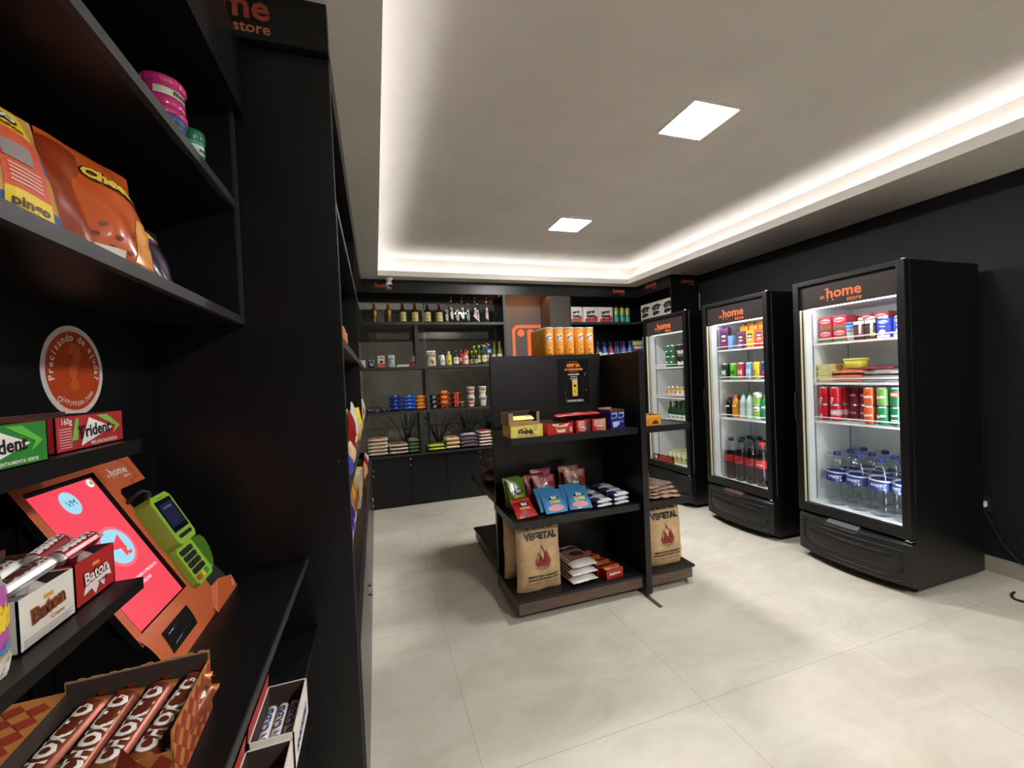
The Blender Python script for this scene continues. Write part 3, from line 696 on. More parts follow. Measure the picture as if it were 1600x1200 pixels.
for x0, x1 in ((-.085, .335), (.340, .735), (.740, 1.135), (1.14, 1.50)):
    L(MB().box(x0, x1, 4.782, 4.80, .008, S4-.026, BLACK, bev=.0015), 'door', t)
def knob(mb, x, y, z, axis='y'):
    xf = Matrix.Translation((x, y, z)) @ (Matrix.Rotation(PI/2, 4, 'X') if axis == 'y' else Matrix.Rotation(PI/2, 4, 'Y'))
    mb.lathe([(.004, 0), (.004, .012), (.010, .014), (.011, .020), (.007, .025), (0, .026)], CHROME, 14, xf=xf); return mb
for x, z in ((.328, .530), (.328, .460), (1.128, .538), (1.128, .465)): L(knob(MB(), x, 4.7825, z), 'knob', t)
# the fascia with the shop lettering
BT = C(232, 112, 80, rough=.5); BT2 = C(170, 96, 76, rough=.5)
def fascia(nm, label, box, faces, logos, fn, faded=False):
    t = thing(nm, label, 'sign', (box[0], box[2], box[4]))
    L(MB().box(*box, BLACK), 'board', t)
    for (cx, cz, w_) in logos:
        m = MB(); logo(m, fn, w_, BT2 if faded else BT, cx, cz, BT2); L(m, 'lettering', t)
    return t
fascia('fascia_board', 'black fascia above the back shelves with orange shop lettering at both ends', (-.12, 3.35, FY, FY+.018, 2.38, ZS), None, [(.128, 2.432, .165), (3.09, 2.440, .165)], front(FY, .0008))
fascia('fascia_board', 'black fascia on the right wall shelves with orange shop lettering, above refrigerator tops', (3.35, 3.368, 4.07, FY, 2.38, ZS), None, [(-4.43, 2.455, .20)], lambda a, b: (3.35-.0008, -a, b))
t = fascia('end_panel', 'tall black end panel right of the corner shelves with faded lettering at its top', (3.35, XR-.002, 4.06, 4.078, 0, ZS), None, [(3.600, 2.430, .175)], front(4.06, .0008))
# lit niche
t = thing('lit_niche', 'dark niche panel with warm light at its top and an orange rounded frame graphic', 'niche', (1.515, FY, 0))
L(MB().box(1.516, 2.36, YB-.06, YB-.002, 0, 2.50, C(78, 72, 70, rough=.55)), 'back_panel', t)
L(MB().box(2.09, 2.36, FY, YB-.062, 0, 2.379, C(66, 58, 54, rough=.5)), 'side_pilaster', t)
L(MB().box(1.53, 2.08, FY+.04, FY+.07, 2.405, 2.415, emit(255, 170, 110, 34.0, 'warm_strip_glow')), 'light_strip', t)
m = MB(); ff = front(YB-.060, .0012)
def rr(x0, x1, z0, z1, r, n=6):
    o_ = []
    for cx, cz, a0 in ((x1-r, z1-r, 0), (x0+r, z1-r, 90), (x0+r, z0+r, 180), (x1-r, z0+r, 270)):
        for k in range(n+1): a = math.radians(a0+90*k/n); o_.append((cx+r*math.cos(a), cz+r*math.sin(a)))
    return o_
def ringp(m, a, b, fn, mat):
    n = len(a); m.add([fn(*p) for p in a]+[fn(*p) for p in b], [(i, (i+1) % n, n+(i+1) % n, n+i) for i in range(n)], mat)
ringp(m, rr(1.69, 2.30, 1.0, 2.060, .09), rr(1.73, 2.26, 1.04, 2.020, .055), ff, ORANGE)
m.ell(1.81, 1.955, .048, .048, ff, ORANGE, 24)
m.poly(rr(1.895, 1.985, 1.1, 2.005, .044), ff, ORANGE); m.poly(rr(2.06, 2.15, 1.1, 2.005, .044), ff, ORANGE)
L(m, 'frame_graphic', t)
# right part and corner
t = thing('shelving_unit', 'black open shelving in the right back corner holding paper towels and cleaning bottles', 'shelves', (2.36, FY, 0))
board(t, 'upright', 2.362, 2.382, FY, YB-.002, 0, 2.38)
board(t, 'shelf', 2.382, XR-.002, FY, YB-.01, S1-.030, S1); board(t, 'shelf', 2.382, XR-.002, FY, YB-.01, S2-.030, S2); board(t, 'shelf', 2.382, XR-.002, FY, YB-.01, S3-.030, S3)
L(MB().box(2.382, XR-.002, YB-.01, YB-.001, 0, 2.38, BLACK), 'back', t)
board(t, 'shelf', 3.35, XR-.002, 4.078, FY-.001, S1-.030, S1, edge='-x'); board(t, 'shelf', 3.35, XR-.002, 4.078, FY-.001, S2-.030, S2, edge='-x')
L(MB().box(2.382, XR-.002, 4.80, 5.1, 0, S4, BLACK), 'base', t)
# window behind the left shelving
t0 = struct('window_1', MB().box(-.14, 1.50, YB-.002, YB+.003, .585, 2.38, WINDOW))
ALU = C(120, 120, 118, rough=.4, metal=.6)
m = MB(); m.box(.575, .605, YB+.004, YB+.03, .585, 2.38, ALU); m.box(-.14, 1.5, YB+.004, YB+.03, 2.34, 2.38, ALU); m.box(-.14, 1.5, YB+.004, YB+.03, .585, .62, ALU)
m.box(-.14, 1.5, YB+.006, YB+.028, .845, .86, ALU)
tag(m.build('window_frame', t0), kind='structure')
# the yard behind the window
YARD = textured('yard_wall_render', (150, 143, 132), 'n', rough=.9, scale=3, amp=.12, bump=.2)
struct('wall_yard', MB().box(-2.5, 6, 7.5, 7.7, -.1, 2.09, YARD))
struct('ground_yard', MB().box(-2.5, 6, YB+.09, 7.5, .02, .12, textured('yard_soil', (70, 62, 52), 'n', rough=.95, scale=12, amp=.3, bump=.6)))
t = thing('yard_fill_lamp', 'unseen lamp added to light the yard, mounted outside above the window', 'lamp', (.4, YB+.081, 2.60))  # added lamp, out of view, brightens the yard wall and plants
MB().box(-.04, .04, 0, .03, -.05, .05, FRBLK).box(-.012, .012, .03, .25, -.012, .012, FRBLK).build('bracket', t)
MB().lathe([(.0, 0), (.09, .0), (.09, .05), (0, .06)], emit(255, 246, 230, 190, 'yard_fill_glow'), 16, xf=Matrix.Translation((0, .25, -.075))).build('diffuser', t)
struct('trim_6', MB().box(-2.5, 6, 7.2, 7.45, 2.60, 2.71, C(206, 203, 200, rough=.7)))
struct('wall_yard_upper', MB().box(-2.5, 6, 7.55, 7.7, 2.09, 4.0, C(60, 58, 58, rough=.8)))
LEAF = C(40, 56, 36, rough=.5)
def spiky(cx, cy, n, h, sd, label, grp='spiky plants in the yard behind the window'):
    r = random.Random(sd); m = MB()
    for i in range(n):
        a = r.random()*2*PI; lean = .1+.45*r.random(); hh = h*(.6+.5*r.random()); w_ = .022
        dx, dy = math.cos(a), math.sin(a)
        def fn(u, v): 
            bx = dx*lean*hh*v*v; by = dy*lean*hh*v*v; ww = w_*(1-v)**.6
            return (bx-dy*(u-.5)*2*ww, by+dx*(u-.5)*2*ww, hh*v*(1-.15*v)+.01*abs(u-.5))
        m.grid(fn, 2, 6, LEAF)
    put(proto(m), 'spiky_plant', (cx, cy, .12), 0, label, 'plant', grp)
spiky(.42, 6.7, 22, 1.15, 1, 'tall spiky plant outside, behind the left half of the window')
spiky(.95, 6.9, 20, .85, 2, 'lower spiky plant outside, right of the tall one and behind the window')
spiky(.05, 6.9, 12, .6, 3, 'small spiky plant outside at the left end of the window')
for i in range(4): spiky(1.35+.42*i, 6.6+.2*(i % 2), 26, .9, 10+i, 'dark bushy plant outside behind the right half of the window', 'bushy plants in the yard')

# ---------------- products on the back shelves (all face -Y)
def bottle(prof, body, cap, label=None, txt=None, tcol=None, lab=None, n=18, cap_from=None, capr=1.08):
    """prof: outer (r, z); cap: (material, z0, z1, r); lab: (z0, z1, r, material)"""
    b = MB(); b.lathe(prof, body, n); kids = []
    if cap: c = MB(); c.lathe([(cap[3], cap[1]), (cap[3], cap[2]*.995), (cap[3]*.8, cap[2]), (0, cap[2])], cap[0], 14); kids.append(('cap', c))
    if lab:
        p = MB(); p.lathe([(lab[2]+.0006, lab[0]), (lab[2]+.0006, lab[1])], lab[3], n)
        p.f = p.f[:-2]; p.m = p.m[:-2]; p.s = p.s[:-2]
        if txt:
            for k, (tx, zz, sz, col) in enumerate(txt): p.text(tx, sz, 0, zz, cyl(lab[2], .0014), col, bold=.05, fit=sz)
        kids.append(('label', p))
    return proto(b, kids)
GOLD = C(150, 112, 40, rough=.3, metal=.7)
P_gold = bottle([(.030, 0), (.033, .006), (.030, .05), (.038, .095), (.038, .125), (.030, .148), (.014, .172), (.012, .205)], GOLD, (C(180, 140, 60, rough=.3, metal=.7), .200, .225, .013), lab=(.06, .065, .037, C(120, 84, 26, rough=.35, metal=.6)), txt=[('GOLD', .055, .04, C(60, 40, 14))])
P_brown = bottle([(.035, 0), (.038, .005), (.038, .115), (.036, .13), (.018, .160), (.013, .175), (.013, .195)], C(26, 16, 14, rough=.15), (C(150, 30, 44, rough=.35), .192, .228, .015), lab=(.012, .118, .038, C(198, 184, 110)), txt=[('Creme', .082, .036, C(110, 60, 30)), ('licor', .035, .036, C(96, 110, 60))])
def P_clear(acc, tcol):
    b = MB().lathe([(.030, 0), (.034, .005), (.034, .20), (.028, .215), (.013, .225), (.013, .262)], CLEAR, 18)
    c = MB().lathe([(.012, .262), (.012, .299), (.010, .302), (0, .302)], C(20, 20, 22, rough=.3), 14)
    nk = MB().lathe([(.0135, .232), (.0135, .258)], SILVER, 14)
    p = MB(); f = cyl(.034, .0008); f2 = cyl(.034, .0014)
    p.poly([(-.010, .05), (.016, .03), (.020, .10), (.008, .17), (-.010, .175), (-.014, .11)], f, acc); p.text('K', .05, .0, .115, f2, tcol, bold=.05); p.text('VODKA', .03, 0, .035, f2, INK, bold=.06, fit=.036)
    return proto(b, [('cap', c), ('neck_foil', nk), ('label', p)])
xs = [.019, .170, .323, .458, .598, .734, .873, 1.002, 1.156, 1.294]
P_c1 = P_clear(C(214, 214, 196, rough=.3), C(60, 60, 40)); P_c2 = P_clear(C(214, 150, 190, rough=.3), C(120, 40, 90))
for i, x in enumerate(xs):
    if i < 2: put(P_gold, 'liquor_bottle', (x, FY+.07, S1+.0005), 0, 'golden liquor bottle on the top back shelf, %s of two' % ('left one' if i == 0 else 'right one'), 'bottle', 'golden bottles on the top back shelf')
    elif i < 6: put(P_brown, 'liquor_bottle', (x, FY+.07, S1+.0005), 0, 'dark cream liqueur bottle with red cap and pale label, %s of four' % ORD[i-2], 'bottle', 'cream liqueur bottles')
    else: put(P_c1 if i < 8 else P_c2, 'liquor_bottle', (x, FY+.07, S1+.0005), 0, '%s black-capped spirit bottle, %s of its pair, top back shelf' % ('clear' if i < 8 else 'clear pink-labelled', 'left' if i % 2 == 0 else 'right'), 'bottle', 'clear spirit bottles')
# a second, rear row of clear bottles behind the clear ones
for i, x in enumerate((.84, .97, 1.10, 1.22)): put(P_c1, 'liquor_bottle', (x, FY+.22, S1+.0005), 0, 'clear spirit bottle in the rear row behind the pink and clear bottles', 'bottle', 'rear row of clear spirit bottles')
def boxp(w, d, h, base, prt=None, bev=0.0, top=None):
    m = MB().box(-w/2, w/2, 0, d, 0, h, base, bev=bev)
    if prt: prt(m, front(0, .0006))
    return proto(m)
def stand(x, w, h, pr, nm, label, cat, z=S2, y=None, grp=None, rz=0): return put(pr, nm, (x, (FY+.05) if y is None else y, z+.0006), rz, label, cat, grp)
def q(m, f): m.rect(-.025, .025, .05, .08, f, C(40, 36, 40), 1); m.text('FILTRO', .01, 0, .06, lambda a, b: (a, -.0012, b), C(230, 225, 220), fit=.04, bold=.04); m.ell(0, .028, .016, .012, f, C(60, 60, 70), 12)
stand(-.125, 0, 0, proto(pouch(.060, .085, .03, C(200, 198, 194), C(30, 30, 34), seed=1)), 'coffee_pouch', 'small grey pouch at the far left end of the second back shelf', 'pouch')
stand(-.035, 0, 0, proto(pouch(.066, .092, .03, C(30, 32, 36), prt=lambda m, mp: (m.rect(-.028, .028, .045, .085, mp(0), C(205, 205, 200), 4), m.text('CAFE', .01, 0, .06, mp(2), INK, bold=.05, fit=.04), m.ell(0, .03, .02, .012, mp(1), C(180, 180, 178))), seed=2)), 'coffee_pouch', 'small black and white coffee pouch on the second back shelf', 'pouch')
stand(.070, 0, 0, boxp(.072, .04, .130, C(222, 214, 204), lambda m, f: (m.rect(-.036, .036, .002, .045, f, C(200, 90, 66), 1), m.text('CREME', .01, 0, .10, f, INK, bold=.05, fit=.05), m.ell(0, .062, .020, .015, f, C(60, 36, 30)))), 'food_carton', 'white and orange-red upright food carton on the second back shelf', 'carton')
stand(.178, 0, 0, proto(pouch(.070, .135, .035, C(190, 190, 198), prt=lambda m, mp: (m.text('doce', .01, 0, .085, mp(1), C(70, 74, 90), fit=.045, bold=.05), m.text('VITA', .01, 0, .045, mp(1), C(120, 124, 140), fit=.04)), seed=3)), 'food_pouch', 'grey upright pouch right of the orange-red carton', 'pouch')
fl = boxp(.13, .09, .008, C(214, 212, 206))
for i in range(3): put(fl, 'flat_packet', (.295+.004*i, FY+.05, S2+.0006+.0084*i), .05*i, 'thin white packet lying in the small pile on the second back shelf, %s' % ('bottom', 'middle', 'top')[i], 'packet', 'flat white packets')
stand(.421, 0, 0, bottle([(.030, 0), (.033, .004), (.033, .06), (.030, .085), (.018, .115), (.010, .12)], C(196, 190, 184, rough=.35), (C(200, 196, 190), .118, .148, .009), lab=(.006, .055, .033, C(180, 50, 40)), txt=[('creme', .02, .04, WHITE)]), 'sauce_bottle', 'white squeeze bottle with a red base band, left of the window post', 'bottle', y=FY+.085)
def tubep(m, mp):
    m.rect(-.036, .036, .10, .155, mp(0), C(30, 30, 34), 6, 2); m.text('MUNIK', .01, 0, .132, mp(2), C(236, 232, 220), bold=.06, fit=.06); m.text('FRITAS', .01, 0, .108, mp(2), C(236, 232, 220), bold=.04, fit=.05); m.ell(0, .055, .028, .026, mp(1), C(206, 160, 70)); m.ell(.012, .04, .012, .018, mp(2), C(130, 84, 40))
stand(.619, 0, 0, proto(pouch(.100, .175, .05, C(214, 206, 186), prt=tubep, seed=6)), 'food_pouch', 'large cream pouch with black heading right of the window post', 'pouch', y=FY+.06)
def cond(x, body, capm, labm, label, h=.150, txt='M', tc=INK, nm='sauce_bottle', row=1):
    pr = bottle([(.029, 0), (.033, .004), (.033, h*.30), (.029, h*.45), (.033, h*.62), (.028, h*.74), (.013, h*.84)], body, (capm, h*.82, h*1.02, .014), lab=(h*.10, h*.55, .0325, labm), txt=[(txt, h*.28, .035, tc)])
    for k in range(row): put(pr, nm, (x-.004*k, FY+.085+.075*k, S2+.0006), 0, label if k == 0 else 'bottle standing behind the '+label.split(',')[0], 'bottle', None)
cond(.744, C(222, 220, 214), C(50, 40, 110), C(216, 214, 220), 'white mayonnaise bottle with a purple cap, right of the cream pouch', .152, 'HM', C(70, 66, 120), row=2)
cond(.824, C(206, 196, 60), C(226, 224, 214), C(214, 206, 90), 'yellow mustard bottle with a white cap on the second back shelf', .160, 'mo', C(70, 90, 50))
cond(.909, C(34, 40, 32, rough=.2), C(24, 84, 60), C(226, 222, 212), 'dark bottle with a green cap and round pale label, right of the mustard', .172, 'O', C(60, 60, 60))
cond(.968, C(130, 30, 28), C(160, 26, 26), C(150, 36, 30), 'dark red ketchup bottle behind its neighbour, the left of two', .172, 'K', WHITE)
put(bottle([(.029, 0), (.031, .004), (.031, .12), (.024, .14), (.012, .15)], C(186, 60, 40), (C(196, 30, 30), .148, .178, .014), lab=(.012, .11, .0315, C(222, 196, 180)), txt=[('ket', .06, .04, C(180, 40, 30))]), 'sauce_bottle', (1.018, FY+.07, S2+.0006), 0, 'red ketchup bottle with a pale label, the right of two', 'bottle')
P_s3 = bottle([(.021, 0), (.024, .003), (.024, .09), (.012, .12), (.010, .145)], C(30, 22, 14, rough=.15), (C(214, 196, 40), .143, .168, .011), lab=(.015, .065, .024, C(196, 180, 130)), txt=[('soy', .04, .03, C(90, 30, 20))])
for k in range(3): put(P_s3, 'sauce_bottle', (1.066+.040*k, FY+.16-.045*k, S2+.0006), 0, 'small dark sauce bottle with a yellow cap, %s of three' % ORD[k], 'bottle', 'small yellow-capped bottles')
P_ol = bottle([(.026, 0), (.028, .004), (.028, .14), (.012, .18), (.011, .21)], C(52, 66, 24, rough=.12), (C(200, 204, 60), .205, .232, .0135), lab=(.03, .11, .028, C(214, 206, 150)), txt=[('oliva', .065, .035, C(50, 70, 30))])
for k in range(3): put(P_ol, 'oil_bottle', (1.158+.045*k, FY+.20-.060*k, S2+.0006), 0, 'tall olive oil bottle with a yellow-green cap, %s of three' % ORD[k], 'bottle', 'olive oil bottles')
P_wt = bottle([(.034, 0), (.037, .005), (.037, .12), (.030, .19), (.013, .215), (.013, .225)], CLEAR, (C(70, 130, 200), .220, .245, .016), lab=(.13, .185, .0350, C(60, 120, 190)), txt=[('agua', .15, .04, WHITE)])
for k in range(2): put(P_wt, 'water_bottle', (1.255+.055*k, FY+.18-.08*k, S2+.0006), 0, 'clear bottle with blue band on the second back shelf, %s of two' % ('left' if k == 0 else 'right'), 'bottle', 'blue-banded bottles')
P_gw = bottle([(.031, 0), (.034, .005), (.034, .16), (.013, .21), (.012, .25)], C(84, 96, 34, rough=.12), (C(190, 60, 70), .246, .268, .014), lab=(.05, .12, .034, C(222, 206, 190)), txt=[('azeite', .08, .045, C(150, 40, 40))])
for k in range(3): put(P_gw, 'oil_bottle', (1.355+.045*k-.03*(k == 0), FY+.24-.075*k, S2+.0006), 0, 'green bottle with a pink cap on the second back shelf, %s of three' % ORD[k], 'bottle', 'pink-capped green bottles')

# level 3 : snack packs, bowls, cups
def lying(w, l, t, mat, prt=None, seed=0, crimp=.06, amp=.002, end=None):
    """sealed bag lying flat, front edge at y=0, base z=0"""
    r = random.Random(seed); p1, p2 = r.random()*6, r.random()*6; m = MB()
    def S(sg):
        def fn(u, v):
            k = max(0, 1-abs(2*u-1)**3.2)**.6*max(0, 1-abs(2*v-1)**3.2)**.6
            return ((u-.5)*w, v*l, t/2+sg*t/2*k+amp*math.sin(11*u+p1)*math.sin(9*v+p2)*k+amp*.6*math.sin(40*v+20*u)*(1-k)+sg*.0002)
        return fn
    mt = (lambda u, v: end if (end and (u < crimp or u > 1-crimp)) else mat)
    m.grid(S(1), 14, 12, mt); m.grid(S(-1), 14, 12, mt)
    if prt: prt(m, lambda a, b: (a, b, S(1)(a/w+.5, b/l)[2]+.001), lambda a, b: (a, S(-1)(a/w+.5, .03)[1]-.0, b))
    return proto(m)
def stack(pr, n, x, z, h, nm, label, cat, grp, y=FY+.03, jit=.004, rz=0.0):
    r = random.Random(int(x*1000)); pos = {1: ['only']}
    for i in range(n):
        if n == 2: w_ = ('lower', 'upper')[i]+' one'
        else: w_ = 'bottom one' if i == 0 else 'topmost' if i == n-1 else ('second', 'third', 'fourth', 'fifth')[i-1]+' up'
        put(pr, nm, (x+r.uniform(-jit, jit), y+r.uniform(0, jit), z+.0006+h*i), rz+r.uniform(-.04, .04), '%s, %s' % (label, w_), cat, grp)
P = lying(.24, .16, .055, CLEAR2, seed=1, amp=.006)
pk = MB(); rr_ = random.Random(5)
for i in range(90):
    a, b, c_ = rr_.uniform(-.10, .10), rr_.uniform(.02, .14), rr_.uniform(.006, .045)
    pk.lathe([(0, 0), (.008, .003), (.006, .009), (0, .011)], C(rr_.choice([(60, 66, 62), (120, 128, 124), (200, 204, 202), (40, 44, 42)]), rough=.3), 6, xf=Matrix.Translation((a, b, c_)) @ Matrix.Rotation(rr_.random()*3, 4, 'X'))
o = put(P, 'candy_bag', (-.005, FY+.03, S3+.0006), 0, 'clear bag of small dark and white candies at the left of the third back shelf', 'bag')
k = pk.build('candies', o); k['kind'] = 'stuff'
BLU = C(24, 50, 150, rough=.22, coat=.3); BLU2 = C(40, 96, 196, rough=.22, coat=.3); ORG = C(224, 138, 40, rough=.3, coat=.2)
pb1 = lambda m, f, g: m.ell(0, .07, .03, .025, f, C(200, 214, 236))
wht = lambda m, f, g: m.rect(-.008, .008, .004, .05, f, C(220, 228, 240), 2, 3)
stack(lying(.140, .11, .046, BLU, wht, 3), 4, .202, S3, .042, 'snack_packet', 'dark blue shiny snack packet, left blue stack on the third back shelf', 'packet', 'dark blue snack packets')
stack(lying(.140, .11, .046, BLU2, wht, 4), 4, .350, S3, .042, 'snack_packet', 'brighter blue shiny snack packet, right blue stack on the third back shelf', 'packet', 'bright blue snack packets')
stack(lying(.125, .11, .043, ORG, lambda m, f, g: m.rect(-.03, .03, .004, .05, f, C(244, 190, 110), 3, 3), 5), 4, .486, S3, .040, 'snack_packet', 'orange shiny snack packet left of the window post', 'packet', 'orange snack packets')
def bowl(r, h, col, band, txt, lidc=None):
    b = MB(); b.lathe([(r*.74, 0), (r*.78, .002), (r*.97, h*.86), (r, h*.87), (r, h), (r*.96, h+.001), (0, h+.001)], col, 22)
    p = MB(); p.text(txt, .02, 0, h*.30, lambda a, b_: (math.sin(a/r)*(r*(.80+.17*b_/h)+.0012), -math.cos(a/r)*(r*(.80+.17*b_/h)+.0012), b_), band, bold=.06, fit=r*1.1)
    p.poly([(-r*.7, h*.2), (-r*.3, h*.7), (-r*.2, h*.3)], lambda a, b_: (math.sin(a/r)*(r*(.80+.17*b_/h)+.001), -math.cos(a/r)*(r*(.80+.17*b_/h)+.001), b_), C(240, 180, 90))
    return proto(b, [('print', p)])
stack(bowl(.046, .052, C(26, 24, 26, rough=.3), C(200, 196, 190), '77'), 3, .625, S3, .0540, 'noodle_bowl', 'black noodle bowl right of the window post', 'bowl', 'black noodle bowls', y=FY+.06)
stack(bowl(.072, .056, C(196, 78, 34, rough=.3), C(240, 150, 60), 'Z'), 3, .740, S3, .058, 'noodle_bowl', 'orange noodle bowl on the third back shelf', 'bowl', 'orange noodle bowls', y=FY+.085)
stack(bowl(.060, .054, C(156, 34, 28, rough=.3), C(240, 150, 80), '77'), 3, .880, S3, .056, 'noodle_bowl', 'dark red noodle bowl right of the orange ones', 'bowl', 'dark red noodle bowls', y=FY+.075)
def cup(r, h, col, band, txt, bc):
    b = MB(); b.lathe([(r*.72, 0), (r*.74, .002, col), (r*.80, h*.25, band), (r*.86, h*.45, col), (r*.98, h*.92), (r*1.04, h*.93), (r*1.04, h*.98), (r, h), (0, h)], col, 22)
    p = MB(); p.text(txt, .02, 0, h*.62, lambda a, b_: (math.sin(a/r)*(r*(.72+.28*b_/h)+.0015), -math.cos(a/r)*(r*(.72+.28*b_/h)+.0015), b_), bc, bold=.08, fit=r*1.15)
    return proto(b, [('print', p)])
stack(cup(.050, .115, C(220, 212, 204, rough=.4), C(190, 90, 70), 'Bolo', C(70, 50, 44)), 2, 1.058, S3, .116, 'noodle_cup', 'white noodle cup with red band', 'cup', 'red-banded noodle cups', y=FY+.06)
stack(cup(.048, .115, C(224, 220, 214, rough=.4), C(216, 190, 110), 'Xuxo', C(40, 70, 170)), 2, 1.204, S3, .116, 'noodle_cup', 'white noodle cup with blue word and yellow band', 'cup', 'blue-lettered noodle cups', y=FY+.06)
put(bowl(.04, .06, C(206, 206, 190, rough=.4), C(120, 130, 90), 'x'), 'noodle_bowl', (.975, FY+.16, S3+.0006), 0, 'small pale tub behind and between the red bowls and the cups', 'tub')
# level 4 : rice, beans, pasta
RICE = C(226, 220, 204, rough=.35, coat=.2)
def ricep(c1, c2):
    return lambda m, f, g: (m.rect(-.08, .08, .01, .13, f, c1, 10, 8), m.ell(0, .06, .04, .03, lambda a, b: (f(a, b)[0], f(a, b)[1], f(a, b)[2]+.001), c2))
stack(lying(.215, .20, .044, RICE, ricep(C(196, 150, 100), C(170, 60, 40)), 21), 5, -.010, S4, .039, 'rice_bag', 'white rice bag with tan print, left stack on the base cabinet', 'bag', 'rice bags in the leftmost stack', y=FY+.02)
stack(lying(.205, .20, .044, RICE, ricep(C(150, 110, 90), C(90, 60, 50)), 22), 3, .214, S4, .041, 'rice_bag', 'white bag with brown print in the lower second stack', 'bag', 'bags in the second stack', y=FY+.02)
stack(lying(.140, .18, .043, C(92, 112, 80, rough=.4, coat=.1), lambda m, f, g: m.rect(-.05, .05, .02, .12, f, C(150, 166, 130), 6, 5), 23), 4, .385, S4, .040, 'pasta_bag', 'grey green bag left of the lower window post', 'bag', 'green bags', y=FY+.02)
stack(lying(.190, .20, .044, C(190, 200, 60, rough=.35, coat=.2), lambda m, f, g: m.rect(-.09, .09, .03, .15, f, C(50, 56, 34), 8, 5), 24), 2, .630, S4, .040, 'pasta_bag', 'yellow-green and black bag right of the lower window post', 'bag', 'yellow-green bags', y=FY+.02)
stack(lying(.170, .20, .050, C(222, 208, 176, rough=.4, coat=.1), ricep(C(216, 170, 110), C(60, 50, 46)), 25), 3, .820, S4, .047, 'rice_bag', 'cream bag with orange stripe, middle stack on the base cabinet', 'bag', 'cream bags', y=FY+.02)
stack(lying(.185, .20, .044, C(70, 58, 70, rough=.35, coat=.2), lambda m, f, g: (m.rect(-.07, .07, .01, .10, f, C(196, 190, 200), 8, 4), m.ell(0, .10, .06, .04, f, C(176, 60, 44))), 26, end=C(176, 170, 182)), 4, 1.015, S4, .041, 'bean_bag', 'dark purple and white bag left of the rightmost white stack', 'bag', 'purple bags', y=FY+.02)
stack(lying(.170, .20, .040, C(230, 226, 216, rough=.4, coat=.2), ricep(C(170, 90, 80), C(140, 40, 40)), 27), 5, 1.215, S4, .037, 'rice_bag', 'white rice bag in the rightmost visible stack beside the island', 'bag', 'rice bags in the rightmost stack', y=FY+.02)

# right top: paper towels, spray cans
def towels(w_, h, d, c1, wave, txt):
    m = MB().box(-w_/2, w_/2, 0, d, 0, h, C(226, 220, 214, rough=.3, coat=.3), bev=.012)
    f, f2 = front(0, .0008), front(0, .0014)
    if wave:
        pts = [(-w_*.44, h*.10), (w_*.44, h*.10), (w_*.44, h*.42)]+[(w_*(.44-.88*i/8), h*(.30+.05*math.sin(i*1.3)-.02*i+.08)) for i in range(1, 9)]
        m.poly(pts, f, c1); m.rect(-w_*.4, w_*.40, h*.04, h*.08, f2, INK, 1)
    else:
        m.poly([(-w_*.46, h*.62), (-w_*.2, h*.80), (w_*.1, h*.84), (w_*.46, h*.74), (w_*.46, h*.66), (0, h*.70), (-w_*.3, h*.58)], f, INK)
        m.poly([(-w_*.30, h*.20), (-w_*.36, h*.36), (-w_*.10, h*.44), (w_*.28, h*.40), (w_*.34, h*.26), (w_*.2, h*.30), (w_*.12, h*.18), (0, h*.26), (-w_*.12, h*.18)], f, INK)
        m.rect(-w_*.3, w_*.4, h*.05, h*.075, f2, INK, 1)
    m.text(txt[0], .05, 0, h*.60 if wave else h*.50, f2, C(36, 28, 30), bold=.08, fit=w_*(.6 if wave else .66), rot=.12)
    if txt[1]: m.text(txt[1], .05, 0, h*.34, f2, C(36, 28, 30), bold=.10, fit=w_*.62, rot=.10)
    return proto(m)
ptA = towels(.172, .205, .13, C(196, 80, 44), True, ('super', 'Sense')); ptB = towels(.212, .205, .13, C(190, 44, 50), True, ('super', 'Sense'))
put(ptA, 'paper_towel_pack', (2.486, FY+.06, S1+.0006), 0, 'white paper towel pack with orange wave, leftmost of three on the top right shelf', 'paper towels', 'wave-print paper towel packs')
put(ptB, 'paper_towel_pack', (2.699, FY+.06, S1+.0006), 0, 'white paper towel pack with red wave, the middle of three on the top right shelf', 'paper towels', 'wave-print paper towel packs')
put(ptB, 'paper_towel_pack', (2.918, FY+.06, S1+.0006), 0, 'white paper towel pack with red wave, beside the green spray cans', 'paper towels', 'wave-print paper towel packs')
b = MB().lathe([(.031, 0), (.033, .004, C(90, 170, 150, rough=.3, metal=.3)), (.033, .06, C(60, 150, 140, rough=.3, metal=.3)), (.033, .11, C(150, 170, 80, rough=.3, metal=.3)), (.033, .175, C(190, 160, 60, rough=.3)), (.026, .195), (.012, .20), (.012, .205)], SILVER, 20)
c_ = MB().lathe([(.011, .205), (.012, .232), (.006, .236), (0, .236)], C(30, 34, 40), 12)
l_ = MB(); l_.text('AIR', .02, 0, .08, cyl(.033, .001), C(30, 60, 60), bold=.05, fit=.034); l_.text('spray', .02, 0, .13, cyl(.033, .001), C(30, 60, 60), bold=.05, fit=.03)
P_sp = proto(b, [('nozzle', c_), ('print', l_)])
for k, x in enumerate((3.088, 3.178, 3.262)): put(P_sp, 'spray_can', (x, FY+.085, S1+.0006), 0, 'green and yellow spray can on the top right shelf, %s of three' % ('leftmost', 'middle', 'rightmost')[k], 'spray can', 'green spray cans')
ptC = towels(.205, .215, .13, INK, False, ('SNOB', ''))
for k, y in enumerate((4.63, 4.41, 4.19)): put(ptC, 'paper_towel_pack', (3.40, y, S1+.0006), -PI/2, 'white pack with black bull print on the right wall shelf, %s' % ('farthest in the corner', 'middle one', 'nearest, above the refrigerator')[k], 'paper towels', 'bull-print packs')
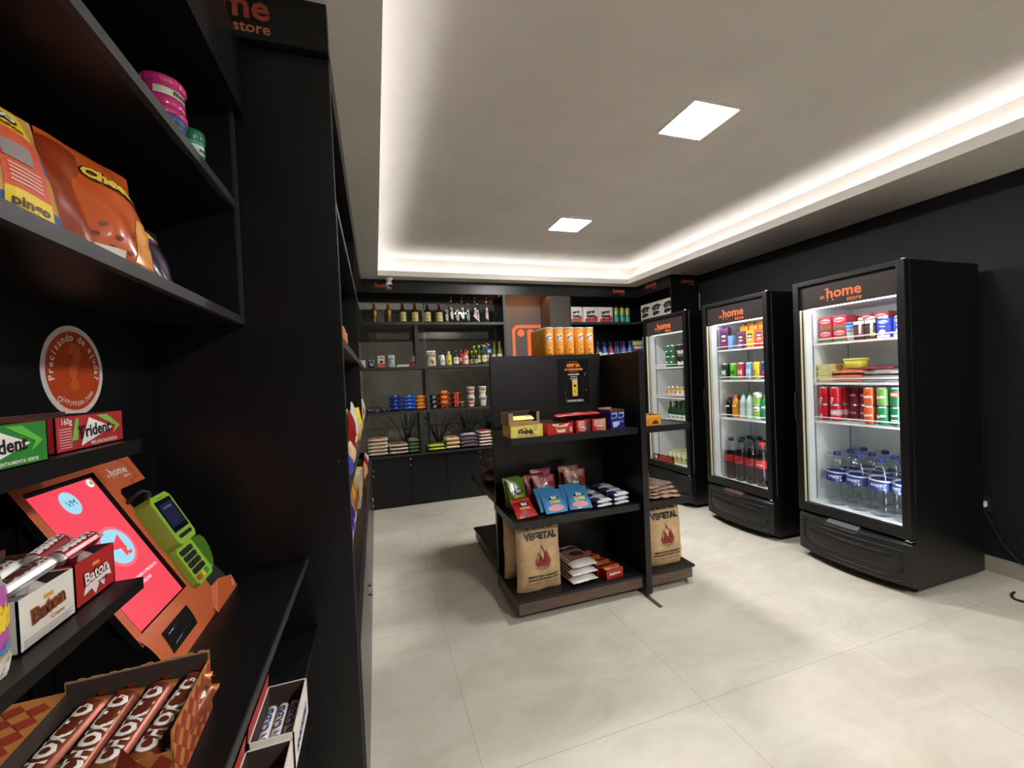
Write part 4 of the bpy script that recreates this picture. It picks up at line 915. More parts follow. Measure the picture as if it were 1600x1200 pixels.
# cleaning bottles
def trig(x, y, body, capm, labm, label, h=.23, txt='lim'):
    pr = bottle([(.032, 0), (.036, .004), (.036, h*.45), (.026, h*.62), (.012, h*.72), (.012, h*.8)], body, (capm, h*.78, h*1.0, .012), lab=(h*.10, h*.42, .036, labm), txt=[(txt, h*.22, .04, WHITE)])
    put(pr, 'cleaning_bottle', (x, y, S2+.0006), 0, label, 'bottle', None)
CB = lambda *a: C(*a, rough=.25, coat=.2)
for x, y, a, b_, c_, lb, h in (
    (2.81, FY+.06, CB(200, 206, 150), CB(40, 60, 40), C(220, 214, 180), 'small pale bottle beside the potato crisp cans, leftmost in the cleaning row', .14),
    (2.895, FY+.08, CB(70, 110, 170), CB(30, 50, 90), C(200, 214, 230), 'blue cleaning bottle with white label, second in the cleaning row', .23),
    (2.99, FY+.08, CB(170, 60, 84), CB(60, 30, 60), C(226, 200, 210), 'pink cleaning bottle, third in the cleaning row', .23),
    (3.09, FY+.08, CB(40, 70, 110), CB(20, 40, 50), C(60, 120, 170), 'dark blue cleaning bottle, fourth in the cleaning row', .25),
    (3.18, FY+.07, CB(110, 90, 170), CB(70, 40, 150), C(210, 200, 230), 'lilac cleaning bottle with a purple cap, fifth in the cleaning row', .25),
    (3.265, FY+.06, CB(90, 130, 200), CB(40, 90, 180), C(190, 210, 236), 'light blue cleaning bottle with a blue cap, sixth in the cleaning row', .25)):
    trig(x, y, a, b_, c_, lb, h)
for k in range(5): trig(2.86+.09*k, FY+.20, CB(50, 60, 90), CB(34, 40, 60), C(90, 110, 150), 'dark bottle behind the cleaning row, %s' % ORD[k], .26)
put(proto(pouch(.17, .26, .06, C(96, 56, 66, rough=.3, coat=.2), prt=lambda m, mp: (m.rect(-.07, .07, .19, .24, mp(0), C(190, 196, 90), 6, 3), m.text('OMO', .02, 0, .14, mp(2), C(236, 230, 240), bold=.08, fit=.12), m.text('WASH', .02, 0, .06, mp(2), C(236, 230, 240), bold=.08, fit=.12, rot=.2)), seed=31)), 'detergent_pouch', (3.385, FY+.05, S2+.0006), -.2, 'wine-coloured detergent pouch with white lettering at the right of the cleaning row', 'pouch')
put(proto(pouch(.17, .28, .06, C(60, 150, 200, rough=.3, coat=.2), prt=lambda m, mp: (m.rect(-.07, .07, .21, .25, mp(0), C(200, 214, 60), 6, 3), m.ell(0, .12, .05, .05, mp(1), C(170, 214, 236))), seed=33)), 'detergent_pouch', (3.44, FY-.12, S2+.0006), -.7, 'sky blue detergent pouch beside the far refrigerator', 'pouch')

# ================================================================== FAR LEFT SHELVING (faces +X)
LX = -.10
t = thing('shelving_unit', 'black shelving along the left wall beyond the tall side panel, full of snacks', 'shelves', (X0, 1.386, 0))
for z in (2.03, 1.56, 1.05):
    L(MB().box(X0+.002, LX-.003, 1.387, FY-.001, z-.030, z, BLACK).box(LX-.003, LX, 1.387, FY-.001, z-.030, z, EDGE), 'shelf', t)
L(MB().box(X0+.002, LX, 3.05, 3.075, 1.05, 2.38, BLACK), 'upright', t)
L(MB().box(X0+.002, LX+.003, 1.387, FY-.001, 2.38, ZS, BLACK), 'fascia', t)
t = thing('base_cabinet', 'black base cabinet along the left wall with paired silver knobs', 'cabinet', (X0, 1.386, 0))
L(MB().box(X0+.002, LX-.002, 1.387, FY-.001, 0, .563, BLACK), 'body', t)
L(MB().box(X0+.002, LX-.001, 1.387, FY-.001, .563, .585, BLACK), 'top', t)
for y0, y1 in ((1.389, 2.16), (2.165, 2.95), (2.955, 3.70), (3.705, 4.74)):
    L(MB().box(LX-.001, LX+.017, y0, y1, .006, .578, textured('cabinet_front', (46, 45, 46), 'n', rough=.3, scale=90, amp=.1, bump=.08), bev=.0015), 'door', t)
for y, z in ((4.45, .500), (4.40, .455), (3.50, .460), (3.50, .415), (2.14, .410), (2.14, .365)): L(knob(MB(), LX+.0175, y, z, 'x'), 'knob', t)
def lp(pr, nm, y, z, label, cat, grp=None, x=LX-.03, rz=PI/2): return put(pr, nm, (x, y, z+.0006), rz, label, cat, grp)
RED = C(150, 24, 28, rough=.3, coat=.2); YEL = C(232, 206, 40, rough=.3, coat=.2)
pr = proto(pouch(.20, .215, .06, RED, prt=lambda m, mp: (m.text('Ruffles', .02, 0, .07, mp(2), C(240, 230, 225), bold=.05, fit=.10), m.ell(0, .11, .03, .03, mp(1), C(236, 200, 196))), seed=41))
lp(pr, 'snack_bag', 2.15, 1.05, 'dark red snack bag nearest beyond the tall panel, on the middle left shelf', 'bag'); 
lp(proto(pouch(.18, .25, .06, C(222, 216, 210, rough=.3, coat=.2), prt=lambda m, mp: m.poly([(-.05, .06), (.05, .06), (.0, .15)], mp(1), C(60, 50, 46)), seed=42)), 'snack_bag', 2.38, 1.05, 'white and black snack bag behind the dark red one on the middle left shelf', 'bag')
lp(proto(pouch(.20, .20, .09, YEL, prt=lambda m, mp: m.ell(0, .07, .05, .03, mp(1), C(220, 170, 150)), seed=43)), 'snack_bag', 2.66, 1.05, 'crumpled yellow snack bag on the middle left shelf', 'bag', rz=PI/2-.4, x=LX-.045)
lp(proto(pouch(.18, .16, .09, C(236, 214, 50, rough=.3, coat=.2), seed=44)), 'snack_bag', 2.90, 1.05, 'second yellow snack bag, leaning forward beyond the first', 'bag', rz=PI/2+.4, x=LX-.045)
lp(proto(pouch(.16, .29, .05, C(96, 40, 36, rough=.4), C(206, 200, 180), seed=45)), 'snack_bag', 3.16, 1.05, 'tall brown and cream packet on the middle left shelf', 'bag', rz=PI/2-.2)
lp(proto(pouch(.18, .27, .05, C(196, 196, 130, rough=.4), seed=46)), 'snack_bag', 3.45, 1.05, 'tall pale green packet on the middle left shelf', 'bag')
lp(proto(pouch(.18, .22, .05, C(210, 196, 180, rough=.4), prt=lambda m, mp: m.rect(-.06, .06, .08, .14, mp(1), C(186, 50, 46), 5, 4), seed=47)), 'snack_bag', 3.78, 1.05, 'cream packet with a red label on the middle left shelf', 'bag')
lp(proto(pouch(.18, .20, .05, C(210, 214, 206, rough=.4), seed=48)), 'snack_bag', 4.15, 1.05, 'pale grey packet at the far end of the middle left shelf', 'bag')
lp(proto(pouch(.16, .10, .05, C(206, 178, 130, rough=.5), seed=49)), 'snack_bag', 1.90, 1.05, 'small tan bag at the near end of the middle left shelf', 'bag', x=LX-.02)
lp(proto(pouch(.16, .085, .05, C(60, 70, 190, rough=.3, coat=.2), seed=50)), 'snack_bag', 1.68, 1.05, 'blue snack bag just beyond the tall panel on the middle left shelf', 'bag', x=LX-.02)
lp(proto(pouch(.12, .10, .03, C(200, 110, 60, rough=.4), seed=51)), 'spice_packet', 2.02, 1.56, 'small orange packet on the upper left shelf beside the tall panel', 'packet')
lp(boxp(.07, .05, .10, C(222, 196, 80)), 'spice_box', 2.32, 1.56, 'small yellow box on the upper left shelf, the nearer of two', 'box')
lp(boxp(.07, .05, .11, C(226, 196, 60)), 'spice_box', 3.30, 1.56, 'small yellow box on the upper left shelf, the farther of two', 'box')
# lower row on the left base cabinet
PUR = C(54, 36, 140, rough=.22, coat=.3)
def purp(m, mp):
    for i in range(3): m.poly([(-.07+.05*i, .02), (-.035+.05*i, .02), (-.052+.05*i, .07)], mp(1), C(226, 180, 120))
    m.text('LACTA', .02, .01, .12, mp(2), C(226, 220, 240), bold=.05, fit=.09)
prp = proto(pouch(.19, .24, .09, PUR, prt=purp, seed=52, mat=lambda u, v: C(196, 196, 204, rough=.2, metal=.3) if u < .12 or v > .93 else PUR))
for k, y in enumerate((1.62, 1.83, 2.04, 2.25)): lp(prp, 'cookie_bag', y, .585, 'purple cookie bag on the left base cabinet, %s' % ('nearest to the tall panel', 'second from the tall panel', 'third from the tall panel', 'farthest, beside the golden bags')[k], 'bag', 'purple cookie bags', x=LX-.075)
gdp = proto(pouch(.19, .28, .08, C(210, 150, 30, rough=.3, coat=.2), prt=lambda m, mp: m.ell(0, .14, .06, .05, mp(1), C(130, 70, 24)), seed=53, mat=lambda u, v: C(150, 110, 84) if u < .25 else C(210, 150, 30, rough=.3, coat=.2)))
for k, y in enumerate((2.48, 2.70)): lp(gdp, 'cookie_bag', y, .585, 'golden brown bag on the left base cabinet, %s' % ('nearer of two', 'farther of two')[k], 'bag', 'golden bags', x=LX-.07)
for k, (y, c1, c2, nm) in enumerate(((2.92, (214, 206, 190), (60, 60, 120), 'white box with a blue frame'), (3.06, (206, 196, 180), (190, 90, 60), 'white box with an orange frame'), (3.20, (234, 206, 60), (200, 90, 40), 'yellow box with orange side'))):
    lp(boxp(.10, .06, .22-.01*k, C(*c1), lambda m, f, c2=c2: ringp(m, rr(-.042, .042, .02, .18, .01), rr(-.034, .034, .03, .17, .008), f, C(*c2))), 'food_box', y, .585, nm+' on the left base cabinet beyond the golden bags', 'box')
bsc = lying(.20, .09, .022, C(206, 190, 150, rough=.4), lambda m, f, g: m.rect(-.09, .09, .0, .03, f, C(50, 40, 36), 8, 2), 54)
for k in range(6): put(bsc, 'biscuit_pack', (LX-.03, 3.52, .586+.0225*k), PI/2, 'cream and black biscuit pack in the neat stack on the left base cabinet', 'packet', 'stacked biscuit packs')
lp(proto(pouch(.16, .15, .06, C(140, 28, 40, rough=.3), seed=55)), 'snack_bag', 4.05, .585, 'dark red bag behind the biscuit stack on the left base cabinet', 'bag')
lp(proto(pouch(.15, .13, .06, C(210, 150, 110, rough=.4), seed=56)), 'snack_bag', 3.80, .585, 'salmon bag behind the biscuit stack on the left base cabinet', 'bag')
lp(proto(pouch(.15, .12, .06, C(216, 212, 206, rough=.3), seed=57)), 'snack_bag', 4.35, .585, 'white bag at the far end of the left base cabinet', 'bag')

# ================================================================== ISLAND
IX0, IX1, IY0, IY1 = .70, 1.92, 2.19, 3.46
t = thing('display_island', 'black four-sided display island on castors in the middle of the floor', 'display stand', (IX0, IY0, 0))
IBL = textured('island_laminate', (20, 18, 20), 'n', rough=.36, scale=90, amp=.15, bump=.1)
def ib(nm, *a, mat=None, par=None, bev=0): return L(MB().box(*a, mat or IBL, bev=bev), nm, par or t)
ib('front_panel', .715, 1.529, 2.62, 2.655, .02, 1.535); ib('right_panel', 1.53, 1.57, 2.17, 3.03, .018, 1.522)
ib('rear_panel', 1.09, 1.92, 3.031, 3.066, .02, 1.535); ib('left_panel', 1.05, 1.089, 2.656, 3.46, .02, 1.535)
ib('crown_board', 1.09, 1.529, 2.656, 3.03, 1.475, 1.495)
def quad(x0, x1, y0, y1, upper=True, open_x0=False, open_x1=False, open_y0=False, open_y1=False):
    ib('plinth_top', x0, x1, y0, y1, .115, .130)
    a = .012; m = MB().box(x0+(a if open_x0 else 0), x1-(a if open_x1 else 0), y0+(a if open_y0 else 0), y1-(a if open_y1 else 0), .045, .1145, WOOD); L(m, 'plinth', t)
    for z, th in (((1.05, .036),) if upper else ())+((.575, .036),):
        ib('shelf', x0, x1, y0, y1, z-th, z)
        r = MB(); k = .012
        if open_x0: r.box(x0-.001, x0+k, y0, y1, z-th-.001, z+.004, IBL)
        if open_x1: r.box(x1-k, x1+.001, y0, y1, z-th-.001, z+.004, IBL)
        if open_y0: r.box(x0, x1, y0-.001, y0+k, z-th-.001, z+.002, IBL)
        L(r, 'shelf_lip', t)
quad(.70, 1.529, 2.20, 2.619, open_x0=True, open_y0=True)
quad(1.571, 1.915, 2.19, 3.03, open_x1=True, open_y0=True)
quad(.735, 1.049, 2.656, 3.46, upper=False, open_x0=True, open_y1=True)
quad(1.09, 1.915, 3.067, 3.46, open_x1=True, open_y1=True)
for x, y in ((1.88, 2.225), (.78, 2.45), (.77, 3.42), (1.88, 3.42)):
    m = MB(); m.lathe([(.0, -.009), (.019, -.009), (.021, -.006), (.021, .006), (.019, .009), (0, .009)], C(190, 195, 200, rough=.15, coat=.4), 16, xf=Matrix.Translation((x, y, .022)) @ Matrix.Rotation(PI/2, 4, 'Y')); m.box(x-.012, x+.012, y-.004, y+.004, .022, .046, SILVER)
    L(m, 'castor', t)
# little metal feet strip beneath the post
L(MB().box(1.525, 1.55, 2.05, 2.19, .001, .005, C(90, 82, 76, rough=.4)), 'foot_bar', t)
# promotional sign
t = thing('promotional_sign', 'dark sign reading OFERTA with a picture of a yellow crisp can on the island panel', 'sign', (1.312, 2.618, 1.345))
m = MB().box(-.115, .115, -.002, 0, -.155, .160, C(20, 20, 20, rough=.25)); m.build('board', t)
f = front(-.002, .0008); m = MB(); OR2 = C(232, 140, 40); YL = C(236, 200, 60)
m.text('OFERTA', .03, 0, .105, f, OR2, bold=.10, fit=.105); m.text('AT HOME STORE', .02, 0, .080, f, OR2, bold=.08, fit=.140)
m.rect(-.035, .035, .138, .140, f, OR2, 1); m.rect(-.035, .035, .068, .070, f, OR2, 1)
for k, s_ in enumerate(('PRINGLES QUEIJO', '1 POR R$ 14', 'OU 2 R$ 25')): m.text(s_, .012, 0, .048-.015*k, f, C(230, 226, 214), bold=.05, fit=(.085, .05, .055)[k])
ringp(m, rr(-.062, .070, -.105, .02, .004), rr(-.061, .069, -.104, .019, .004), f, C(70, 66, 60))
m.poly(rr(-.014, .026, -.10, .010, .006), front(-.002, .0014), YL); m.rect(-.014, .026, .004, .012, front(-.002, .002), C(236, 230, 214), 1)
m.ell(.006, -.028, .012, .009, front(-.002, .002), C(40, 34, 28), 14); m.text('x', .02, .006, -.075, front(-.002, .002), C(190, 60, 30), fit=.018)
m.poly(rr(-.062, .072, -.140, -.124, .008), f, C(210, 205, 190)); m.poly(rr(-.060, .070, -.1385, -.1255, .007), front(-.002, .0012), C(22, 22, 22)); m.text('APROVEITE A OFERTA', .01, .005, -.136, front(-.002, .0018), C(214, 210, 196), bold=.05, fit=.115)
for x, z in ((.095, .06), (.085, .045), (.092, -.06), (-.07, -.075), (-.065, -.115)): m.ell(x, z, .003, .003, f, C(206, 200, 180), 8)
m.build('print', t)
# crisp cans: front row of five, left column behind it, and the rest of the block
r_ = .0372; hcan = .235
COR = C(242, 168, 56, rough=.35, coat=.25)
b = MB().lathe([(r_-.001, 0, SILVER), (r_, .003, COR), (r_, hcan-.012), (r_-.001, hcan-.010, SILVER), (r_, hcan-.008)], COR, 24)
lid = MB().lathe([(r_+.001, hcan-.009), (r_+.0012, hcan), (r_-.003, hcan+.001), (r_-.004, hcan-.003), (0, hcan-.003)], C(236, 232, 224, rough=.4), 24)
p = MB(); f, f2, f3 = cyl(r_, .0006), cyl(r_, .0012), cyl(r_, .0018)
p.ell(0, .172, .024, .021, f, C(240, 236, 226), 20)
p.poly([(-.020, .163), (-.012, .172), (-.003, .170), (.004, .180), (.014, .178), (.020, .168), (.012, .170), (.004, .165), (-.006, .160), (-.014, .159)], f3, INK)
p.text('Pringles', .015, 0, .137, f2, C(236, 206, 200), bold=.08, fit=.046); p.text('Queijo', .01, 0, .122, f2, C(236, 200, 150), fit=.03)
p.ell(.002, .080, .017, .020, f, C(240, 190, 90), 18); p.ell(-.003, .077, .010, .012, f2, C(214, 120, 30), 14); p.text('cheese', .01, .004, .045, f2, C(150, 50, 24), bold=.05, fit=.034); p.rect(-.02, .02, .02, .024, f2, C(190, 90, 30), 3)
P_can = proto(b, [('lid', lid), ('print', p)])
gx = [1.166+.0790*i for i in range(5)]; gy = [2.660+.040+.0765*j for j in range(4)]
for j, y in enumerate(gy):
    for i, x in enumerate(gx):
        if 0 < i < 4 and 0 < j: 
            if j > 1: continue
        if j == 0: lb = 'yellow-orange crisp can in the front row on the island, %s of five' % ('leftmost', 'second from left', 'middle', 'fourth from left', 'rightmost')[i]
        elif i == 0: lb = 'yellow-orange crisp can in the column running back on the left, %s' % ('directly behind the front row', 'third from the front', 'the farthest back')[j-1]
        else: lb = 'yellow-orange crisp can hidden in the block behind the front row'
        put(P_can, 'crisp_can', (x, y, 1.4955), random.uniform(-.25, .25), lb, 'can', 'crisp cans on top of the island')

# shelf 1 of the front side
Z1, Z2, Z0 = 1.0505, .5755, .1305
YLB = C(226, 206, 96, rough=.5)
m = MB().box(-.098, .098, 0, .14, 0, .070, YLB)
f, f2 = front(0, .0008), front(0, .0016)
m.rect(-.090, .080, .006, .064, f, C(236, 222, 110), 2, 2); m.text('Galak', .04, -.005, .020, f2, C(36, 40, 60), bold=.08, fit=.10); m.rect(-.03, .0, .050, .055, f2, C(210, 90, 60), 1); m.ell(.055, .048, .010, .008, f2, C(50, 60, 80), 14, ring=.3); m.rect(.03, .075, .060, .062, f2, C(150, 140, 90), 1)
m.rect(-.06, .06, .010, .013, f2, C(120, 110, 60), 1)
put(proto(m), 'chocolate_box', (.802, 2.212, Z1), .03, 'closed yellow chocolate box with dark lettering at the left end of the island shelf', 'box')
m = tray(.190, .13, .072, CARDB, CARDD, t=.002, front_h=.020)
m.box(-.095, -.068, 0, .002, .02, .072, CARDB); m.box(.078, .095, 0, .002, .02, .072, CARDB)
m2 = MB().text('YELLOW', .01, -.082, .055, front(0, .0008), INK, fit=.018)
put(proto(m, [('print', m2)]), 'chocolate_box', (.790, 2.215, Z1+.0708), .06, 'open brown cardboard tray of yellow packets stacked on the yellow chocolate box', 'box')
def yp(mm, fn): mm.text('alpino', .02, .04, -.01, fn, C(60, 50, 30), bold=.05, fit=.04); mm.rect(-.06, .03, .002, .004, fn, C(180, 160, 60), 4)
pb = proto(bar_mesh(.15, .06, .022, C(232, 214, 70, rough=.3, coat=.2), C(226, 206, 80), yp))
for k in range(2): put(pb, 'chocolate_bar', (.79, 2.265+.004*k, Z1+.0735+.022*k), 0, 'yellow packet in the open cardboard tray, %s' % ('lower one', 'upper one')[k], 'chocolate bar', 'yellow packets', rot=(.25, 0, .05))
REDB = C(186, 36, 34, rough=.4)
m = tray(.17, .12, .066, REDB, CARDD, t=.002, back_h=.078)
m2 = MB(); f, f2 = front(0, .0008), front(0, .0016)
m2.poly([(-.05, .060), (-.03, .040), (-.02, .012), (.03, .010), (.04, .036), (.06, .062), (.0, .052)], f, C(236, 214, 170)); m2.text('Talento', .03, .005, .030, f2, C(180, 40, 34), bold=.06, fit=.085); m2.text('Nestle', .01, -.03, .055, f2, C(236, 226, 210), fit=.04, bold=.04); m2.rect(.062, .078, .010, .040, f, C(214, 180, 160), 1)
put(proto(m, [('print', m2)]), 'chocolate_box', (1.010, 2.213, Z1), .06, 'red open box with a cream splash, middle of the island shelf', 'box')
m = tray(.07, .12, .060, C(206, 196, 180), CARDD, t=.002)
put(proto(m), 'chocolate_box', (.937, 2.36, Z1), .1, 'white-topped box behind the red splash box and the yellow box', 'box')
def kk(mm, fn): mm.text('KitKat', .02, 0, -.006, fn, C(236, 226, 220), bold=.05, fit=.05)
KR = C(176, 34, 32, rough=.3, coat=.2)
for n_, (x, c1, c2, lb) in enumerate(((1.165, C(190, 36, 34, rough=.4), C(60, 40, 36), 'red wafer display box with a round white logo, right of the splash box'), (1.273, C(190, 40, 36, rough=.4), C(206, 150, 80), 'red wafer display box with tan side and striped front, second of two'))):
    m = tray(.092, .13, .070, c1, CARDD, t=.002, front_h=.072, back_h=.085); m2 = MB()
    for i in range(5): m2.rect(-.034, .010 if n_ == 0 else .026, .030+.008*i, .034+.008*i, f, C(230, 214, 206), 1)
    m2.poly([(.046, .0), (.046, .072), (.030, .072), (.018, 0)], f, c2)
    m2.ell(-.004 if n_ == 0 else .004, .018, .024, .012, f, C(236, 230, 224), 18); m2.text('KitKat', .015, -.004 if n_ == 0 else .004, .013, f2, C(180, 30, 30), bold=.08, fit=.038)
    put(proto(m, [('print', m2)]), 'wafer_box', (x, 2.225, Z1), .04, lb, 'box')
pb = proto(bar_mesh(.30, .05, .014, KR, C(200, 60, 50), kk))
for k in range(3): put(pb, 'chocolate_bar', (1.17+.01*k, 2.30+.03*k, Z1+.090+.0005*k-.0*k), .06, 'long red bar lying across the open boxes on the island shelf', 'chocolate bar', 'red bars across the boxes')
BL = C(34, 34, 130, rough=.35, coat=.15)
m = tray(.105, .13, .118, BL, CARDB, t=.002, front_h=.105, back_h=.125)
m2 = MB()
for sx in (-.026, .028):
    m2.poly([(sx-.020, .062), (sx+.020, .068), (sx+.022, .100), (sx-.018, .096)], f, C(196, 214, 236)); m2.text('BIS', .03, sx, .072, f2, C(24, 24, 90), bold=.12, fit=.034, rot=.12)
m2.text('BIS', .03, -.01, .014, f2, C(210, 220, 240), bold=.1, fit=.05, rot=.1); m2.rect(-.04, .045, .036, .048, f, C(80, 120, 200), 1)
put(proto(m, [('print', m2)]), 'chocolate_box', (1.412, 2.240, Z1), .10, 'tall dark blue box with white lettering at the right end of the island shelf', 'box')

# shelf 2 of the front side : sweets bags
def fini(colr, w_, h_, stripes, word, see=None, seed=0, d=.03):
    def prt(m, mp):
        if stripes:
            n = 8
            for i in range(n): m.rect(-w_*.44+i*w_*.88/n, -w_*.44+(i+.5)*w_*.88/n, h_*.78, h_*.96, mp(0), stripes, 1, 3)
        m.ell(.002, h_*.56, w_*.22, h_*.09, mp(0), C(26, 26, 50), 18); m.text('fini', .02, .002, h_*.53, mp(2), C(238, 234, 228), bold=.08, fit=w_*.26)
        m.text(word, .015, .002, h_*.36, mp(1), C(236, 214, 90), bold=.06, fit=w_*.5)
        if see: m.ell(0, h_*.17, w_*.36, h_*.12, mp(0), see, 18)
    return proto(pouch(w_, h_, d, C(*colr, rough=.28, coat=.25), prt=prt, seed=seed, seal=.04, crinkle=.0025))
def bag(pr, x, y, z, tilt, rz, label, grp=None, nm='sweets_bag'):
    return put(pr, nm, (x, y, z), 0, label, 'bag', grp, rot=(-tilt, 0, rz))
GR_ = fini((96, 130, 36), .128, .185, None, 'LIMAO', seed=61)
bag(GR_, .812, 2.43, Z2+.005, .30, .12, 'green sweets bag at the left of the lower island shelf, front one')
bag(GR_, .800, 2.475, Z2+.005, .27, .18, 'green sweets bag mostly hidden behind the front green one')
PK = fini((156, 44, 66), .150, .190, C(214, 140, 150), 'beijos', C(150, 120, 100), seed=62)
bag(PK, .985, 2.40, Z2+.006, .32, -.05, 'pink striped sweets bag, nearest of three in the pink group', 'pink striped sweets bags')
bag(PK, .955, 2.47, Z2+.006, .28, .22, 'pink striped sweets bag on the left behind the nearest pink one', 'pink striped sweets bags')
bag(PK, 1.010, 2.52, Z2+.020, .22, .02, 'pink striped sweets bag standing tallest at the back of the pink group', 'pink striped sweets bags')
BR = fini((130, 60, 38), .150, .195, C(206, 150, 120), 'MORANGO', C(150, 50, 44), seed=63)
bag(BR, 1.205, 2.43, Z2+.006, .22, -.12, 'brown striped sweets bag, front of two', 'brown striped sweets bags')
bag(BR, 1.195, 2.495, Z2+.020, .16, -.05, 'brown striped sweets bag behind the front brown one', 'brown striped sweets bags')
bag(fini((190, 34, 30), .135, .140, C(226, 140, 120), 'SORTIDO', C(150, 30, 40), seed=64), .800, 2.245, Z2+.008, .95, .13, 'red sweets bag lying at the left front corner of the lower island shelf')
LB = (72, 150, 206)
for k, (x, y, rz, tl, lb) in enumerate(((.985, 2.245, .05, .80, 'light blue sweets bag, nearest of the left pair'), (.965, 2.285, .10, .72, 'light blue sweets bag under the nearest one of the left pair'), (1.145, 2.25, -.12, .80, 'light blue sweets bag, nearest of the right pair'), (1.130, 2.29, -.02, .72, 'light blue sweets bag under the nearest one of the right pair'))):
    bag(fini(LB, .145, .155, None, 'TUBES', C(226, 150, 150), seed=70+k), x, y, Z2+.009+.003*(k % 2), tl, rz, lb, 'light blue sweets bags')
WB = C(214, 216, 222, rough=.3, coat=.2); NB = C(40, 44, 90, rough=.3, coat=.2)
wp = lying(.125, .085, .026, WB, lambda m, f, g: (m.text('Trento', .02, .02, .04, f, NB, bold=.06, fit=.06), m.text('MINI', .012, .035, .02, f, INK, bold=.05, fit=.03), m.rect(-.055, -.02, .01, .075, f, NB, 4, 4)), 81, end=NB)
k = 0
for c in range(2):
    for r in range(3):
        for lv in range(3 if c == 1 else 2):
            put(wp, 'wafer_packet', (1.295+.118*c+.002*lv, 2.225+.092*r+.004*lv, Z2+.0008+.0245*lv), .10+.03*((r+lv) % 2), '%s white and navy wafer packet, lower island shelf, %s' % (('right column', 'left column')[c == 0], ('front row', 'second row', 'back row')[r]+' '+('bottom layer', 'second layer', 'top layer')[lv]), 'packet', 'white and navy wafer packets')
for lv in range(2):
    put(lying(.120, .09, .028, NB, None, 82+lv, end=C(70, 74, 120)), 'wafer_packet', (1.315, 2.50, Z2+.0008+.026*lv), .1, 'all navy wafer packet at the back beside the brown sweets bags, %s' % ('lower', 'upper')[lv], 'packet', 'navy wafer packets')

# base : charcoal bags, sugar, matches
def coal(seed):
    def prt(m, mp):
        m.text('CARVÃO', .05, -.0, .372, mp(1), INK, bold=.06, fit=.20); m.text('VEGETAL', .05, .0, .315, mp(1), C(44, 34, 28), bold=.08, fit=.205)
        FR = C(170, 56, 44, rough=.7)
        for dx, hh, ww, c in ((-.026, .085, .020, FR), (.026, .090, .018, FR), (.0, .120, .026, FR), (-.012, .07, .012, C(140, 44, 36, rough=.7)), (.012, .075, .011, C(140, 44, 36, rough=.7))):
            hw = lambda t: ww*((t/.28)**.5 if t < .28 else ((1-t)/.72)**1.15)
            o_ = [(dx-hw(i/12), .165+hh*i/12) for i in range(13)]+[(dx+hw(i/12)+.004*math.sin(PI*i/12), .165+hh*i/12) for i in range(11, -1, -1)]
            big = [(dx+(a-dx)*1.18, .165+(b-.165)*1.05-.003) for a, b in o_]
            m.poly(big, mp(1), INK); m.poly(o_, mp(2), c)
        for i in range(5): m.ell(-.036+.018*i, .158-.008*math.sin(PI*i/4), .011, .009, mp(2), INK, 12, ring=.25)
        for i, (s_, zz, fw) in enumerate((('ESPECIAL PARA CHURRASCO', .098, .19), ('QUALIDADE EM PRIMEIRO LUGAR', .078, .195), ('PRODUTO SUJEITO A VARIACAO DE PESO', .052, .20))): m.text(s_, .01, .005, zz, mp(1), INK if i < 2 else C(110, 84, 60), bold=.08 if i < 2 else .02, fit=fw)
    def shape(m):
        r = random.Random(seed)
        for i, p in enumerate(m.v):
            k = .0035*noise.noise(Vector((p[0]*14+seed, p[1]*10, p[2]*9)))*2.2
            m.v[i] = (p[0]+.006*noise.noise(Vector((p[2]*6, seed, 0))), p[1]+k, p[2])
        return m
    return proto(shape(pouch(.285, .400, .15, KRAFT, prt=prt, seed=seed, seal=.02, crinkle=.004, nu=26, nv=34, side=4)))
put(coal(3), 'charcoal_bag', (.872, 2.305, Z0), .03, 'large brown charcoal bag with a red flame at the left front of the island base', 'bag', 'charcoal bags')
put(coal(8), 'charcoal_bag', (.855, 2.50, Z0), .08, 'brown paper charcoal bag half hidden behind the front one on the island base', 'bag', 'charcoal bags')
o = put(coal(5), 'charcoal_bag', (1.730, 2.285, Z0), -.05, 'brown paper charcoal bag with a red flame, right of the black post of the island', 'bag', 'charcoal bags')
put(coal(7), 'charcoal_bag', (1.735, 2.50, Z0), -.05, 'brown paper charcoal bag hidden behind the one right of the post', 'bag', 'charcoal bags')
sp = lying(.175, .30, .046, C(226, 222, 218, rough=.4, coat=.1), lambda m, f, g: (m.rect(-.085, .085, .20, .29, f, C(60, 28, 30), 8, 5), m.rect(-.085, .085, .07, .20, f, C(150, 110, 104), 8, 6), m.ell(.01, .13, .05, .035, lambda a, b: (f(a, b)[0], f(a, b)[1], f(a, b)[2]+.001), C(80, 44, 40)), m.text('Apisal', .02, .0, .235, lambda a, b: (f(a, b)[0], f(a, b)[1], f(a, b)[2]+.001), C(236, 230, 226), bold=.05, fit=.12), m.rect(-.085, .085, .060, .072, f, C(150, 40, 40), 8, 1)), 91)
for k in range(3): put(sp, 'salt_bag', (1.145+.004*k, 2.225+.006*k, Z0+.0008+.043*k), .10-.02*k, 'white bag with dark brown label lying beside the charcoal bag, %s of three' % ('bottom', 'middle', 'top')[k], 'bag', 'stacked white and brown bags')
m = MB()
mrp = MB().box(-.062, .062, 0, .075, 0, .060, C(170, 34, 34, rough=.25, coat=.5)); fz = lambda a, b: (a, b, .0608)
mrp.rect(-.060, .060, .03, .05, fz, C(200, 130, 40), 1); mrp.rect(-.060, -.02, .01, .028, fz, C(226, 190, 60), 1); mrp.text('FIAT LUX', .015, .01, .010, fz, C(236, 226, 214), bold=.06, fit=.07); mrp.text('fosforos', .012, 0, .025, front(0, .0008), C(236, 206, 190), bold=.04, fit=.08)
pm = proto(mrp)
